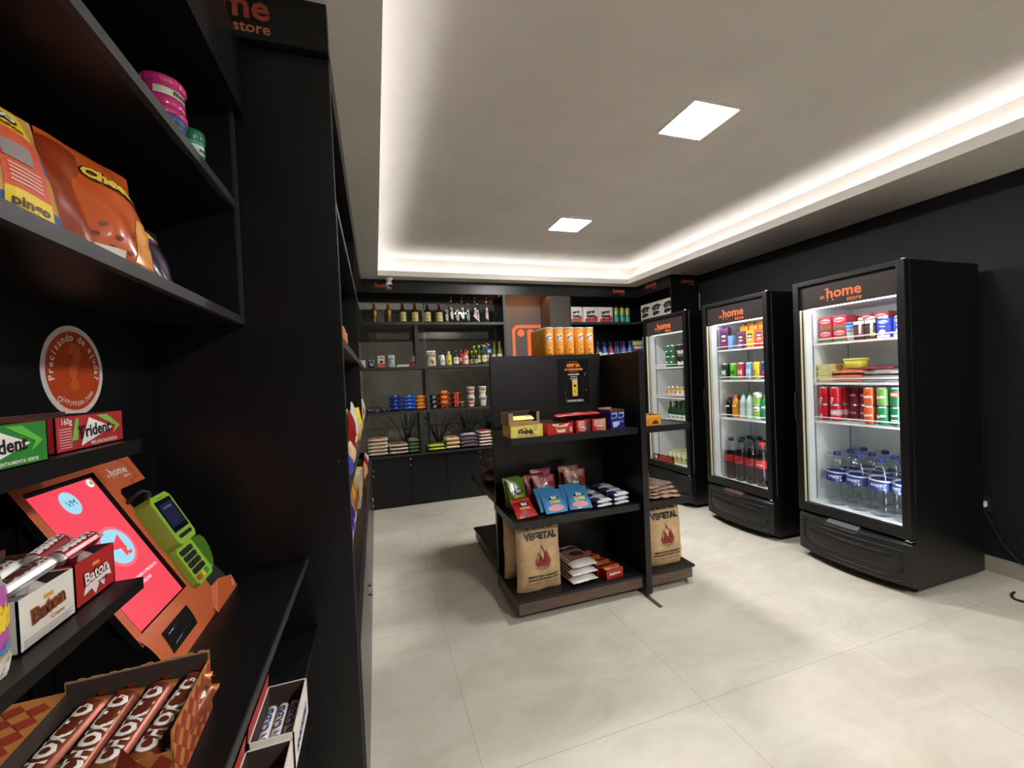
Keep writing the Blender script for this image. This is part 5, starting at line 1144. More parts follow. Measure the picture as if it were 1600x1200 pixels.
for k in range(4): put(pm, 'match_pack', (1.345-.022*k, 2.228+.078*k, Z0+.0003), .12, 'red and yellow plastic-wrapped match pack on the island base, %s' % ('the front one', 'second from the front', 'third from the front', 'at the back')[k], 'box', 'red match packs')

# right side of the island
m = tray(.125, .12, .068, C(230, 156, 40, rough=.5), CARDB, t=.002); m2 = MB()
m2.poly([(-.01, .010), (.0, .030), (.02, .036), (.035, .030), (.045, .012)], front(0, .0008), C(100, 54, 24)); m2.rect(-.055, .055, .044, .046, front(0, .0008), C(150, 90, 30), 1); m2.ell(.022, .022, .012, .009, front(0, .0014), C(70, 36, 20), 12)
for i in range(3): m2.rect(-.055, -.02, .008+.010*i, .011+.010*i, front(0, .0008), C(160, 90, 40), 1)
put(proto(m, [('print', m2)]), 'cookie_box', (1.652, 2.215, Z1), 0, 'yellow-orange cookie box on the right side shelf of the island', 'box')
PAPR = textured('brown_printed_film', (170, 138, 120), 'n', rough=.45, scale=20, amp=.25, bump=.3)
for k in range(4):
    put(lying(.24, .20, .020, PAPR, None, 95+k, amp=.006), 'snack_bag', (1.72+.012*k, 2.215+.02*k, Z2+.0008+.019*k), -.15+.16*k, 'brown patterned flat bag piled on the island right side, %s' % ('at the bottom', 'second from the bottom', 'third from the bottom', 'on top')[k], 'bag', 'brown flat bags')
FOILG = C(176, 176, 178, rough=.3, coat=.2)
put(proto(tray(.14, .16, .075, FOILG, FOILG, t=.002)), 'plastic_tub', (1.66, 2.43, Z2+.0008), .2, 'translucent grey tub behind the brown flat bags on the right of the island', 'tub')
# left side of the island
BRN = textured('dark_brown_film', (96, 66, 54), 'n', rough=.4, scale=30, amp=.5, bump=.4)
put(lying(.24, .22, .07, BRN, None, 101, amp=.010), 'snack_bag', (.775, 3.20, Z2+.0008), -PI/2, 'dark brown patterned bag sticking out on the left side shelf of the island, lower one', 'bag')
put(lying(.22, .20, .09, BRN, None, 102, amp=.012), 'snack_bag', (.80, 3.22, Z2+.068), -PI/2+.2, 'crumpled brown patterned bag on top of the lower one, left of the island', 'bag')

# ================================================================== REFRIGERATORS (face -X)
FRX = 2.99
def densify(pts, closed=True, step=.03):
    out = []; n = len(pts)
    for i in range(n if closed else n-1):
        a, b = Vector(pts[i]), Vector(pts[(i+1) % n]); k = max(1, int((b-a).length/step))
        out += [tuple(a.lerp(b, j/k)) for j in range(k)]
    if not closed: out.append(pts[-1])
    return out
def fridge(yc, shelves, floor_z, label, led, badge, badge_mat, badge_txt, badge_col, fan=False, haze=1.0):
    t = thing('display_refrigerator', label, 'refrigerator', (FRX, yc, 0), -PI/2)
    D = .66; H = 1.985; w_ = .34
    def part(nm, mb, par=t): return mb.build(nm, par)
    part('cabinet', MB().box(-w_, -.305, 0, D, .03, H, FRBLK).box(.305, w_, 0, D, .03, H, FRBLK).box(-.305, .305, .54, D, .03, H, FRBLK).box(-.305, .305, 0, .54, 1.81, H, FRBLK).box(-.305, .305, 0, .54, .03, .36, FRBLK))
    m = MB(); m.box(-.304, -.292, .001, .539, floor_z, 1.808, LINER); m.box(.292, .304, .001, .539, floor_z, 1.808, LINER); m.box(-.292, .292, .50, .539, floor_z, 1.808, LINER)
    m.box(-.292, .292, .001, .50, 1.796, 1.808, LINER); m.box(-.304, .304, .001, .539, .361, floor_z, LINER)
    part('liner', m)
    m = MB()
    for sx in (-1, 1):
        for yy in (.07, .44): m.box(sx*.2915-.002, sx*.2915+.002, yy-.006, yy+.006, floor_z+.02, 1.76, C(150, 152, 152, rough=.3, metal=.5))
    part('shelf_rail', m)
    WIRE = C(226, 228, 226, rough=.35)
    for z in shelves:
        m = MB(); m.box(-.285, .285, .060, .066, z-.016, z-.004, WIRE); m.box(-.285, .285, .060, .064, z+.022, z+.030, WIRE)
        for k in range(24): x = -.28+.56*k/23; m.box(x-.0012, x+.0012, .062, .46, z-.004, z-.001, WIRE)
        for yy in (.16, .30, .455): m.box(-.285, .285, yy, yy+.004, z-.008, z-.003, WIRE)
        for sx in (-1, 1): m.box(sx*.283-.002, sx*.283+.002, .06, .46, z-.010, z-.001, WIRE); m.box(sx*.283-.002, sx*.283+.002, .06, .064, z-.016, z+.030, WIRE)
        part('shelf', m)
    LEDM = emit(235, 245, 250, led, 'fridge_led')
    part('light_bar', MB().box(-.27, .27, .012, .034, 1.7885, 1.7955, LEDM))
    part('side_light_bar', MB().box(.2850, .2915, .004, .016, floor_z+.05, 1.74, LEDM))
    if fan:
        m = MB()
        for r in (.035, .05, .065, .08, .095):
            n = int(r*260)
            for k in range(n):
                a = 2*PI*k/n; m.box(-.004, .004, 0, .002, -.0018, .0018, C(60, 62, 66), xf=Matrix.Translation((.17+r*math.cos(a), .4975, 1.69+r*math.sin(a))) @ Matrix.Rotation(-a-PI/2, 4, 'Y'))
        part('fan_cover', m)
        m = MB()
        for r, x0 in ((.028, .09), (.028, .16), (.028, .23)):
            for dz in (1.40, 1.30, ):
                for kk in (1, .6): m.tube([(x0+r*kk*math.cos(2*PI*k/16), .4975, dz+r*kk*1.25*math.sin(2*PI*k/16)) for k in range(16)], .0018, C(190, 190, 188), 5, closed=True)
        part('embossed_panel', m)
    # door
    y0, y1 = -.055, -.006
    m = MB(); z0, z1, gx0, gz0, gz1 = .335, 1.985, .297, .395, 1.952
    m.box(-w_, -gx0, y0, y1, z0, z1, FRBLK, bev=.004); m.box(gx0, w_, y0, y1, z0, z1, FRBLK, bev=.004); m.box(-gx0-.003, gx0+.003, y0+.0005, y1, gz1, z1, FRBLK, bev=.004); m.box(-gx0-.003, gx0+.003, y0+.0005, y1, z0, gz0, FRBLK, bev=.004)
    d = part('door', m)
    m = MB(); m.box(-w_+.004, -gx0, y1+.0003, -.0005, z0+.01, z1-.01, C(150, 150, 152)); m.box(gx0, w_-.004, y1+.0003, -.0005, z0+.01, z1-.01, C(150, 150, 152)); part('gasket', m, d)
    m = MB(); m.box(-gx0+.001, gx0-.001, -.030, -.026, gz0+.001, gz1-.001, GLASS); part('glass', m, d)
    m = MB(); m.box(-gx0+.001, gx0-.001, -.0335, -.0305, 1.786, gz1-.001, C(54, 46, 45, rough=.35)); hp = part('header_panel', m, d)
    m = MB(); logo(m, front(-.0335, .0008), .215, C(238, 120, 62, rough=.5), -.005, 1.842); part('lettering', m, hp)
    m = MB(); GA = C(214, 208, 176, rough=.4); m.box(-gx0+.0005, -gx0+.004, -.046, -.031, gz0, 1.786, GA); m.box(-gx0+.012, -gx0+.016, -.0255, -.02, gz0, 1.786, GA); part('glazing_bead', m, d)
    m = MB(); m.lathe([(.012, 0), (.014, .004), (.010, .010), (0, .012)], CHROME, 12, xf=Matrix.Translation((w_-.018, -.03, z1))); m.box(w_-.03, w_-.003, -.035, .02, z1-.001, z1+.004, SILVER); part('hinge', m)
    m = MB(); m.lathe([(.010, -.012), (.012, -.006), (.008, 0)], CHROME, 12, xf=Matrix.Translation((w_-.022, -.045, z0))); m.box(w_-.035, w_-.001, -.05, .0, z0-.012, z0-.008, SILVER); part('hinge', m)
    # bowed grille below the door
    bow = lambda x: -.050-.055*(1-(x/w_)**2)
    def gs(x, z, l=0): return (x, bow(x)*(1-.10*max(0, (z-.20)/.12))-l, z)
    m = MB(); n = 20
    m.grid(lambda u, v: gs(-w_+2*w_*u, .055+.245*v), n, 4, FRPLA)
    m.grid(lambda u, v: (-w_+2*w_*u, gs(-w_+2*w_*u, .30)[1]*(1-v)+(-.020)*v, .30+.022*v**.6), n, 3, FRPLA)
    m.grid(lambda u, v: (-w_+2*w_*u, bow(-w_+2*w_*u)*v, .055), n, 1, FRPLA)
    for s in (-1, 1): m.add([(s*w_, -.050, .055), (s*w_, -.046, .30), (s*w_, 0, .32), (s*w_, 0, .055)], [(0, 1, 2, 3)], FRPLA)
    gr = part('grille', m)
    out = [(-.295, .262), (.295, .262), (.295, .145), (.245, .092), (-.245, .092), (-.295, .145)]
    inn = [(-.262, .236), (.262, .236), (.262, .158), (.225, .120), (-.225, .120), (-.262, .158)]
    m = MB(); m.tube([gs(x, z, .0) for x, z in densify(out)], .0075, FRPLA, 8, closed=True); m.tube([gs(x, z, .0) for x, z in densify([(-.30, .085), (-.25, .066), (.25, .066), (.30, .085)], False)], .006, FRPLA, 8); part('grille_rim', m, gr)
    m = MB(); xa = .262
    m.grid(lambda u, v: gs(-xa+2*xa*u+(.037*(1-2*u)*max(0, 1-v*2.5)), .122+.112*v, .008*(1 if 0 < u < 1 and 0 < v < 1 else -.5)), 20, 8, FRPLA); part('grille_panel', m, gr)
    for k in range(5): m = MB(); m.box(-.10+.045*k, -.075+.045*k, 0, .002, 0, .003, C(70, 70, 72), xf=Matrix.Translation((0, gs(-.09+.045*k, .236)[1]-.010, .238))); part('vent_slot', m, gr)
    m = MB(); m.grid(lambda u, v: (lambda x: (x, gs(x, .30)[1]*(1-.55*v)-.0025, .291+.036*v**.7))(-.13+.20*u), 8, 3, badge_mat)
    bd = part('badge', m, gr)
    if badge_txt:
        fn = lambda a, b: (a, gs(a, .30)[1]*(1-.55*b/.03)-.004, .293+b*.9)
        m = MB(); m.text(badge_txt, .02, -.03, .006, fn, badge_col, bold=.08, fit=.11); part('badge_lettering', m, bd)
    m = MB()
    for sx in (-1, 1):
        for yy in (.06, .58): m.lathe([(.018, .0), (.018, .01), (.010, .012), (.010, .032)], C(30, 30, 32), 10, xf=Matrix.Translation((sx*.29, yy, 0)))
    part('foot', m)
    if fan or True:
        hd = MB(); hd.tube([(-w_+.004, -.058, 1.20), (-w_+.004, -.066, 1.17), (-w_+.004, -.066, 1.02), (-w_+.004, -.058, .99)], .004, FRPLA, 8); part('handle', hd, d)
    return t
F1C, F2C, F3C = 1.918, 2.81, 3.715
fridge(F1C, (1.545, 1.262, .985), .385, 'tall black glass-door refrigerator nearest the viewer, with water bottles at the bottom', FRIDGE_E*.75, 1, C(92, 92, 94, rough=.4), None, None, fan=True)
fridge(F2C, (1.562, 1.285, .940), .370, 'tall black glass-door refrigerator in the middle, with large cola bottles at the bottom', FRIDGE_E*.55, 1, C(84, 58, 40, rough=.5), 'Gelopar', C(236, 206, 110, rough=.3))
fridge(F3C, (1.430, 1.100, .835), .385, 'tall black glass-door refrigerator farthest away, with beer on its shelves', FRIDGE_E*.11, 1, FRPLA, 'Gelopar', C(190, 190, 194, rough=.3))
RZ = -PI/2
def fp(pr, nm, y, z, label, cat, grp=None, x=3.10, rz=RZ, rot=None): return put(pr, nm, (x, y, z+.0006), rz, label, cat, grp, rot=rot)

def carton(w_, h, d, base, prt=None, cap=None, gable=False):
    m = MB().box(-w_/2, w_/2, 0, d, 0, h, base, bev=.0015)
    if gable: m.add([(-w_/2, 0, h), (w_/2, 0, h), (w_/2, d, h), (-w_/2, d, h), (-w_/2, d/2, h+.03), (w_/2, d/2, h+.03)], [(0, 1, 5, 4), (2, 3, 4, 5), (0, 4, 3), (1, 2, 5)], base)
    kids = []
    if prt: k = MB(); prt(k, front(0, .0008), front(0, .0015)); kids.append(('print', k))
    if cap: c = MB().lathe([(.012, h-.002+(.012 if gable else 0)), (.013, h+.018+(.01 if gable else 0)), (0, h+.02+(.01 if gable else 0))], cap, 14, c=(0, d*.35)); kids.append(('cap', c))
    return proto(m, kids)
# --- fridge 1, shelf 1
RC = C(176, 44, 54, rough=.35)
pr = carton(.088, .090, .10, RC, lambda m, f, f2: (m.ell(0, .062, .034, .016, f, C(226, 190, 190), 18), m.text('danone', .02, 0, .056, f2, C(176, 40, 60), bold=.06, fit=.055), m.poly([(-.044, .002), (.044, .002), (.044, .014), (0, .026), (-.044, .012)], f, C(70, 120, 60)), m.ell(-.028, .03, .011, .009, f2, C(200, 70, 120), 12)))
for i, y in enumerate((2.145, 2.050)):
    for j in range(2): fp(pr, 'yogurt_pack', y, 1.545+.0915*j, 'red and white yogurt pack at the left of the top shelf, %s %s' % (('left', 'right')[i], ('lower', 'upper')[j]), 'carton', 'red yogurt packs')
for i in range(4): fp(pr, 'yogurt_pack', 2.145-.092*i, 1.545+.0915, 'red yogurt pack in the rear row behind the front cartons', 'carton', 'rear red yogurt packs', x=3.225)
for i in range(4): fp(pr, 'yogurt_pack', 2.145-.092*i, 1.545, 'red yogurt pack in the lower rear row behind the front cartons', 'carton', 'lower rear red yogurt packs', x=3.225)
b = MB().lathe([(.026, 0), (.028, .003), (.036, .100), (.036, .104)], C(206, 220, 216, rough=.35), 22)
l_ = MB().lathe([(.038, .104), (.039, .108), (.039, .120), (.036, .124), (0, .124)], C(40, 90, 190, rough=.35), 22)
p = MB(); p.text('copo', .02, 0, .060, lambda a, b_: (math.sin(a/.033)*(.029+.08*b_+.001), -math.cos(a/.033)*(.029+.08*b_+.001), b_), C(60, 110, 90), bold=.05, fit=.04); p.rect(-.03, .03, .078, .096, lambda a, b_: (math.sin(a/.033)*(.029+.074*b_+.001), -math.cos(a/.033)*(.029+.074*b_+.001), b_), C(90, 140, 210), 8)
fp(proto(b, [('lid', l_), ('print', p)]), 'yogurt_tub', 1.965, 1.545, 'pale tub with a bright blue lid on the top shelf of the nearest refrigerator', 'tub', x=3.10)
def yop(acc, fr_, lab):
    pr = carton(.064, .125, .06, C(40, 34, 38, rough=.35), lambda m, f, f2: (m.rect(-.030, .030, .010, .118, f, acc, 1), m.text('YOPRO', .02, .004, .030, lambda a, b: (-(b-.058)-.012, -.002, a+.068), C(236, 232, 228), bold=.08, fit=.075), m.ell(.014, .026, .018, .014, f2, fr_, 14), m.rect(-.032, .032, .10, .122, f2, C(190, 186, 184), 1)), cap=C(214, 212, 210))
    return pr
y1_ = yop(C(66, 40, 46), C(150, 50, 70), ''); y2_ = yop(C(36, 34, 36), C(230, 180, 50), '')
fp(y1_, 'drink_carton', 1.902, 1.545, 'black and wine drink carton with vertical white lettering on the top shelf', 'carton', x=3.06); fp(y2_, 'drink_carton', 1.835, 1.545, 'black drink carton with a yellow fruit corner and vertical white lettering', 'carton', x=3.06)
fp(y1_, 'drink_carton', 1.902, 1.545, 'black drink carton in the row behind the vertical-lettered ones', 'carton', 'rear black cartons', x=3.14); fp(y2_, 'drink_carton', 1.835, 1.545, 'black drink carton in the row behind the vertical-lettered ones', 'carton', 'rear black cartons', x=3.14)
def milk(acc): return carton(.070, .118, .07, C(46, 64, 170, rough=.35), lambda m, f, f2: (m.poly([(-.034, .070), (.034, .086), (.034, .116), (-.034, .116)], f, C(60, 84, 196)), m.ell(0, .098, .026, .010, f2, C(230, 232, 236), 16), m.text('piracanjuba', .01, 0, .094, front(0, .0022), C(40, 60, 160), bold=.05, fit=.042), m.text('WHEY', .01, -.004, .066, f2, C(230, 232, 240), bold=.06, fit=.034), m.ell(-.006, .034, .018, .018, f, acc, 18), m.rect(-.035, .035, .0, .016, f, C(222, 222, 224), 1)), cap=C(225, 225, 225))
fp(milk(C(226, 226, 230)), 'milk_carton', 1.762, 1.545, 'blue and white milk drink carton with a round white patch on the top shelf', 'carton', x=3.06)
fp(milk(C(220, 216, 170)), 'milk_carton', 1.672, 1.545, 'blue and white milk drink carton with a yellowish round patch beside the door edge', 'carton', x=3.06)
for k in range(4): fp(milk(C(200, 200, 206)), 'milk_carton', 1.78-.075*(k % 2)-.03, 1.545, 'blue milk drink carton in the rear rows of the top shelf', 'carton', 'rear blue cartons', x=3.15+.08*(k//2))
# shelf 2
def tub(w_, d, h, base, lid_, prt=None):
    m = MB(); a, c = w_/2*.88, d/2*.88
    m.add([(-a, -c, 0), (a, -c, 0), (a, c, 0), (-a, c, 0), (-w_/2, -d/2, h*.8), (w_/2, -d/2, h*.8), (w_/2, d/2, h*.8), (-w_/2, d/2, h*.8)], [(3, 2, 1, 0), (0, 1, 5, 4), (1, 2, 6, 5), (2, 3, 7, 6), (3, 0, 4, 7)], base)
    l = MB().box(-w_/2-.002, w_/2+.002, -d/2-.002, d/2+.002, h*.8, h, lid_, bev=.002)
    kids = [('lid', l)]
    if prt: k = MB(); prt(k, lambda a_, b_: (a_, -(c+(d/2-c)*b_/(h*.8))-.001, b_)); kids.append(('print', k))
    return proto(m, kids)
ML = C(214, 204, 120, rough=.35)
mt = tub(.105, .10, .042, C(216, 208, 140, rough=.4), C(226, 216, 130, rough=.35), lambda m, f: m.ell(0, .018, .03, .009, f, C(232, 224, 180), 16))
for k in range(3): fp(mt, 'margarine_tub', 2.145, 1.262+.0428*k, 'small pale yellow margarine tub in the left stack of the second shelf, %s' % ('bottom', 'middle', 'top')[k], 'tub', 'stacked pale margarine tubs', x=3.13)
for k in range(3): fp(mt, 'margarine_tub', 2.06, 1.262+.0428*k, 'pale yellow margarine tub in the stack behind the orange trays', 'tub', 'rear margarine tubs', x=3.24)
b = MB().lathe([(.056, 0), (.060, .003), (.068, .052)], C(196, 180, 60, rough=.35, coat=.2), 24); l_ = MB().lathe([(.070, .052), (.072, .056), (.072, .062), (.068, .066), (0, .066)], C(214, 204, 80, rough=.35), 24)
fp(proto(b, [('lid', l_)]), 'butter_tub', 1.98, 1.262+.096, 'round yellow tub standing on the orange trays of the second shelf', 'tub', x=3.15)
def deli(w_, d, h, food, film, edge):
    m = MB().box(-w_/2, w_/2, 0, d, 0, h*.4, edge, bev=.003); 
    m.grid(lambda u, v: ((u-.5)*w_*.94, .008+v*(d-.016), h*.4+h*.6*(math.sin(PI*u)*math.sin(PI*v))**.4), 12, 8, food)
    k = MB().box(-w_/2-.004, w_/2+.004, -.004, d+.004, h*.40, h*.45, film, bev=.0)
    return proto(m, [('rim', k)])
tr = deli(.185, .16, .030, C(206, 96, 60, rough=.35, coat=.4), C(226, 200, 190, rough=.25), C(220, 140, 110))
for k in range(3): fp(tr, 'meat_tray', 2.00-.004*k, 1.262+.0315*k, 'orange film-wrapped sausage tray in the stack on the second shelf, %s' % ('bottom', 'middle', 'top')[k], 'food tray', 'orange trays', x=3.075, rz=RZ+.05*(k-1))
tg = deli(.21, .17, .026, C(176, 156, 150, rough=.3, coat=.4), C(200, 204, 204, rough=.25), C(170, 172, 172))
for k in range(3): fp(tg, 'meat_tray', 1.79-.004*k, 1.262+.0275*k, 'grey and clear cold-cuts tray at the right of the second shelf, %s' % ('bottom', 'middle', 'top')[k], 'food tray', 'grey trays', x=3.075, rz=RZ-.04*(k-1))
fp(deli(.20, .16, .02, C(150, 44, 50, rough=.3, coat=.4), C(200, 150, 150, rough=.3), C(170, 60, 66)), 'meat_tray', 1.86, 1.262+.085, 'dark red wrapped cold-cuts tray lying on the grey trays', 'food tray', x=3.12, rz=RZ+.2)
# cans
def can(r, h, body, txt=None, tcol=None, bands=(), topm=None, rot=0, fit=1.3):
    tm = topm or C(186, 188, 190, rough=.3, metal=.9)
    prof = [(r*.78, 0, tm), (r*.98, h*.045, body), (r, h*.07)]
    for z0, mt in bands: prof.append((r, h*z0, mt))
    prof += [(r, h*.90, None), (r*.97, h*.925, tm), (r*.82, h*.965), (r*.84, h*.985), (r*.80, h), (r*.76, h*.975), (0, h*.973)]
    b = MB().lathe(prof, body, 22); kids = []
    t_ = MB().ell(0, r*.2, r*.28, r*.40, lambda a, c: (a, -c, h*.978), SILVER, 10); kids.append(('pull_tab', t_))
    if txt:
        p = MB()
        for s_, zz, ff_, col, ro in txt: p.text(s_, .02, 0, h*zz, cyl(r, .0009), col, bold=.07, fit=r*ff_, rot=ro)
        kids.append(('print', p))
    return proto(b, kids)
hc = .122; WT = C(236, 232, 230)
c_coke = can(.033, hc, C(186, 22, 40, rough=.3, coat=.3), [('cola', .18, 1.5, C(236, 200, 200), 1.35)])
c_coke2 = can(.033, hc, C(176, 24, 42, rough=.3, coat=.3), [('cola', .45, 1.2, WT, 0)], bands=((.35, C(206, 170, 170)), (.66, C(176, 24, 42, rough=.3))))
c_fan = can(.033, hc, C(216, 92, 40, rough=.3, coat=.3), [('FANTA', .42, 1.8, WT, .08)], bands=())
c_spr = can(.033, hc, C(36, 130, 84, rough=.3, coat=.3), [('Sprite', .42, 1.75, C(226, 240, 228), .15)])
c_spy = can(.033, hc, C(110, 160, 80, rough=.3, coat=.3), [('Sprite', .42, 1.75, C(226, 240, 200), .1)])
c_gua = can(.033, hc, C(22, 96, 62, rough=.3, coat=.3), [('KUAT', .5, 1.2, C(236, 220, 210), 0), ('guarana', .28, 1.2, WT, 0)], bands=())
c_gur = can(.033, hc, C(30, 100, 70, rough=.3, coat=.3), [('GUA', .58, 1.1, WT, 0)], bands=((.5, C(190, 90, 60)), (.75, C(30, 100, 70, rough=.3))))
c_pur = can(.033, hc, C(120, 40, 60, rough=.3, coat=.3), [('uva', .45, 1.1, C(200, 150, 160), 0)])
z3 = .985
cols = [(2.160, c_coke, c_coke, 'red cola can'), (2.083, c_coke2, c_coke, 'red cola can with a pale label patch'), (1.868, c_fan, c_fan, 'orange soda can'), (1.792, c_spr, c_spy, 'green lemon soda can'), (1.718, c_gua, c_gur, 'dark green guarana can'), (1.646, c_gua, c_gur, 'dark green can beside the door edge')]
for y, a, b, lb in cols:
    fp(a, 'soda_can', y, z3, lb+', lower layer, third shelf, nearest refrigerator', 'can', 'soda cans', x=3.095)
    fp(b, 'soda_can', y, z3+hc+.0005, lb+', upper layer, third shelf, nearest refrigerator', 'can', 'soda cans', x=3.095)
for y in (2.005, 1.940):
    for lv in range(2): fp(c_pur, 'soda_can', y, z3+(hc+.0005)*lv, 'dark purple grape soda can set farther back, %s, %s' % (('left' if y > 1.97 else 'right'), ('lower', 'upper')[lv]), 'can', 'grape soda cans', x=3.175)
for r in range(2):
    for k, (y, a, b, lb) in enumerate(cols):
        for lv in range(2): fp((a, b)[lv], 'soda_can', y, z3+(hc+.0005)*lv, lb.split(' with')[0].split(' beside')[0]+' standing behind its front row neighbour', 'can', 'rear soda cans', x=3.17+.072*r+(.0 if True else 0))
# big water bottles
def bigwater():
    prof = [(.050, 0), (.062, .006), (.066, .020), (.066, .06), (.063, .064), (.066, .07), (.066, .125), (.063, .129), (.066, .133), (.068, .18), (.068, .255), (.064, .275), (.052, .312), (.034, .338), (.019, .350), (.018, .358)]
    b = MB(); b.lathe(prof, CLEAR, 28)
    c = MB().lathe([(.021, .352), (.022, .356), (.022, .372), (.018, .378), (0, .378)], C(40, 50, 130, rough=.35), 18); c.tube([(-.02, -.0, .356), (-.040, -.010, .362), (-.055, -.014, .372)], .0018, C(40, 50, 130), 6)
    p = MB(); LBm = C(36, 62, 140, rough=.35)
    p.grid(lambda u, v: cyl(.068, .0012)((u-.5)*2*PI*.068, .172+.066*v), 28, 1, LBm); p.grid(lambda u, v: cyl(.068, .0018)((u-.5)*2*PI*.068, .232+.010*v+.004*math.sin(u*6.3)), 28, 1, C(214, 220, 226))
    p.text('KAIARY', .03, .0, .200, cyl(.068, .0022), C(236, 238, 242), bold=.04, fit=.080); p.rect(-.01, .035, .194, .1965, cyl(.068, .0022), C(236, 238, 242), 4)
    p.ell(.012, .184, .007, .007, cyl(.068, .0022), C(210, 216, 226), 12, ring=.3); p.ell(.032, .184, .007, .007, cyl(.068, .0022), C(210, 216, 226), 12)
    wtr = MB().lathe([(.044, .004), (.058, .010), (.061, .022), (.061, .25), (.058, .27), (0, .271)], CLEAR, 20)
    return proto(b, [('cap', c), ('label', p)])
PW = bigwater(); k = 0
for r in range(3):
    for c in range(4):
        y = 2.106-.1372*c
        fp(PW, 'water_bottle', y, .385, ('large water bottle with blue label, bottom of nearest refrigerator, %s row, %s' % (('front', 'second', 'rear')[r], ORD[c])), 'bottle', 'large water bottles', x=3.125+.140*r, rz=RZ+(.35, .1, .25, -.5)[c])
# --- fridge 2
def juice(col, w_, h, acc, txt='yulo', gable=True, d=.07, cap=None):
    return carton(w_, h, d, C(*col, rough=.4), lambda m, f, f2: (m.rect(-w_*.3, w_*.3, h*.55, h*.82, f, C(44, 34, 40), 1), m.ell(0, h*.66, w_*.26, h*.06, f2, WT, 14), m.text(txt, .02, 0, h*.42, f2, WT, bold=.05, fit=w_*.5), m.ell(-.01, h*.16, w_*.32, h*.12, f, C(*acc), 14)), gable=gable, cap=cap)
fp(juice((96, 50, 90), .075, .185, (170, 40, 50), cap=C(60, 30, 60)), 'juice_carton', 3.025, 1.562, 'tall purple juice carton at the left of the top shelf in the middle refrigerator', 'carton', x=3.06, rz=RZ+.3)
fp(carton(.045, .12, .05, C(120, 160, 206, rough=.35)), 'juice_carton', 2.955, 1.562, 'small pale blue carton beside the tall purple carton', 'carton', x=3.06)
o3 = juice((230, 150, 50), .082, .19, (220, 120, 40), cap=C(50, 44, 40))
for k, y in enumerate((2.895, 2.80, 2.705)): fp(o3, 'juice_carton', y, 1.562, 'tall orange juice carton in the rear row, %s of three' % ('left', 'middle', 'right')[k], 'carton', 'tall orange cartons', x=3.16)
fp(juice((110, 54, 100), .078, .145, (200, 150, 180), gable=False), 'juice_carton', 2.845, 1.562, 'small purple juice carton in the front row of the middle refrigerator', 'carton', x=3.065)
fp(juice((240, 160, 60), .078, .145, (250, 190, 60), gable=False), 'juice_carton', 2.750, 1.562, 'small orange juice carton in the front row of the middle refrigerator', 'carton', x=3.065)
fp(juice((226, 84, 60), .078, .145, (200, 50, 44), gable=False), 'juice_carton', 2.660, 1.562, 'small red juice carton in the front row of the middle refrigerator', 'carton', x=3.065)
fp(juice((226, 84, 60), .070, .145, (200, 50, 44), gable=False), 'juice_carton', 2.580, 1.562, 'small red juice carton cut off by the door edge', 'carton', x=3.065)
e = [(3.050, (30, 34, 30), (190, 220, 190), 'M', 'black energy drink can with a pale mark'), (2.952, (90, 190, 40), (30, 60, 20), 'M', 'bright green energy drink can'), (2.870, (176, 50, 54), (240, 190, 190), 'M', 'red energy drink can'), (2.786, (120, 160, 196), (230, 236, 240), 'u', 'light blue energy drink can'), (2.714, (206, 176, 50), (40, 34, 26), 'BALY', 'yellow and black energy drink can'), (2.634, (40, 50, 130), (200, 60, 60), 'RB', 'blue and red energy drink can with a gold top')]
for y, c1, c2, tx, lb in e:
    pr = can(.037 if y > 2.8 else .035, .152, C(*c1, rough=.3, coat=.3), [(tx, .3, 1.3 if len(tx) < 3 else 2.2, C(*c2), 0 if len(tx) < 3 else 1.4), ('energy', .12, 1.2, C(*c2), 0)], topm=C(206, 180, 60, rough=.3, metal=.6) if y < 2.73 else None)
    for r in range(3): fp(pr, 'energy_drink_can', y, 1.285, (lb+', front row of the second shelf') if r == 0 else lb.split(' with')[0]+' in the row behind, second shelf', 'can', 'energy drink cans' if r == 0 else 'rear energy drink cans', x=3.10+.079*r)
def pet(h, r, liquid, capc, labm, txt, tcol, n=22, lab=(.42, .62), upper=None):
    s = h; prof = [(r*.75, 0, liquid), (r*.96, s*.02), (r*.93, s*.05), (r, s*.09), (r, s*.38), (r*.95, s*.42), (r*.97, s*.62, liquid), (r, s*.66, upper or liquid), (r*.86, s*.74), (r*.50, s*.86), (r*.36, s*.91), (r*.36, s*.93)]
    b = MB().lathe(prof, liquid, n)
    c = MB().lathe([(r*.44, s*.925), (r*.45, s*.93), (r*.45, s*.99), (r*.38, s), (0, s)], capc, 16)
    p = MB(); p.grid(lambda u, v: cyl(r*.99, .001)((u-.5)*2*PI*r, s*(lab[0]+(lab[1]-lab[0])*v)), n, 1, labm)
    if txt: p.text(txt, .02, 0, s*(lab[0]+(lab[1]-lab[0])*.35), cyl(r*.99, .0018), tcol, bold=.08, fit=r*1.3)
    return proto(b, [('cap', c), ('label', p)])
DK = C(26, 16, 16, rough=.12); AM = C(196, 130, 40, rough=.15); GN = C(40, 120, 90, rough=.15); PALE = C(186, 204, 196, rough=.15)
fp(pet(.200, .033, DK, C(190, 60, 60), CLEAR, 'zero', WT), 'soda_bottle', 3.022, .940, 'small dark cola bottle with a red cap, third shelf of the middle refrigerator', 'bottle', x=3.10)
fp(pet(.200, .034, AM, C(214, 100, 60), CLEAR, 'uai', C(240, 200, 120)), 'soda_bottle', 2.945, .940, 'amber soda bottle with an orange cap on the third shelf, middle refrigerator', 'bottle', x=3.10)
pw2 = pet(.225, .032, PALE, C(50, 120, 90), CLEAR, None, WT)
for k, y in enumerate((2.866, 2.797)): fp(pw2, 'water_bottle', y, .940, 'pale sparkling water bottle with a green cap, %s of two' % ('left', 'right')[k], 'bottle', 'pale green-capped bottles', x=3.10)
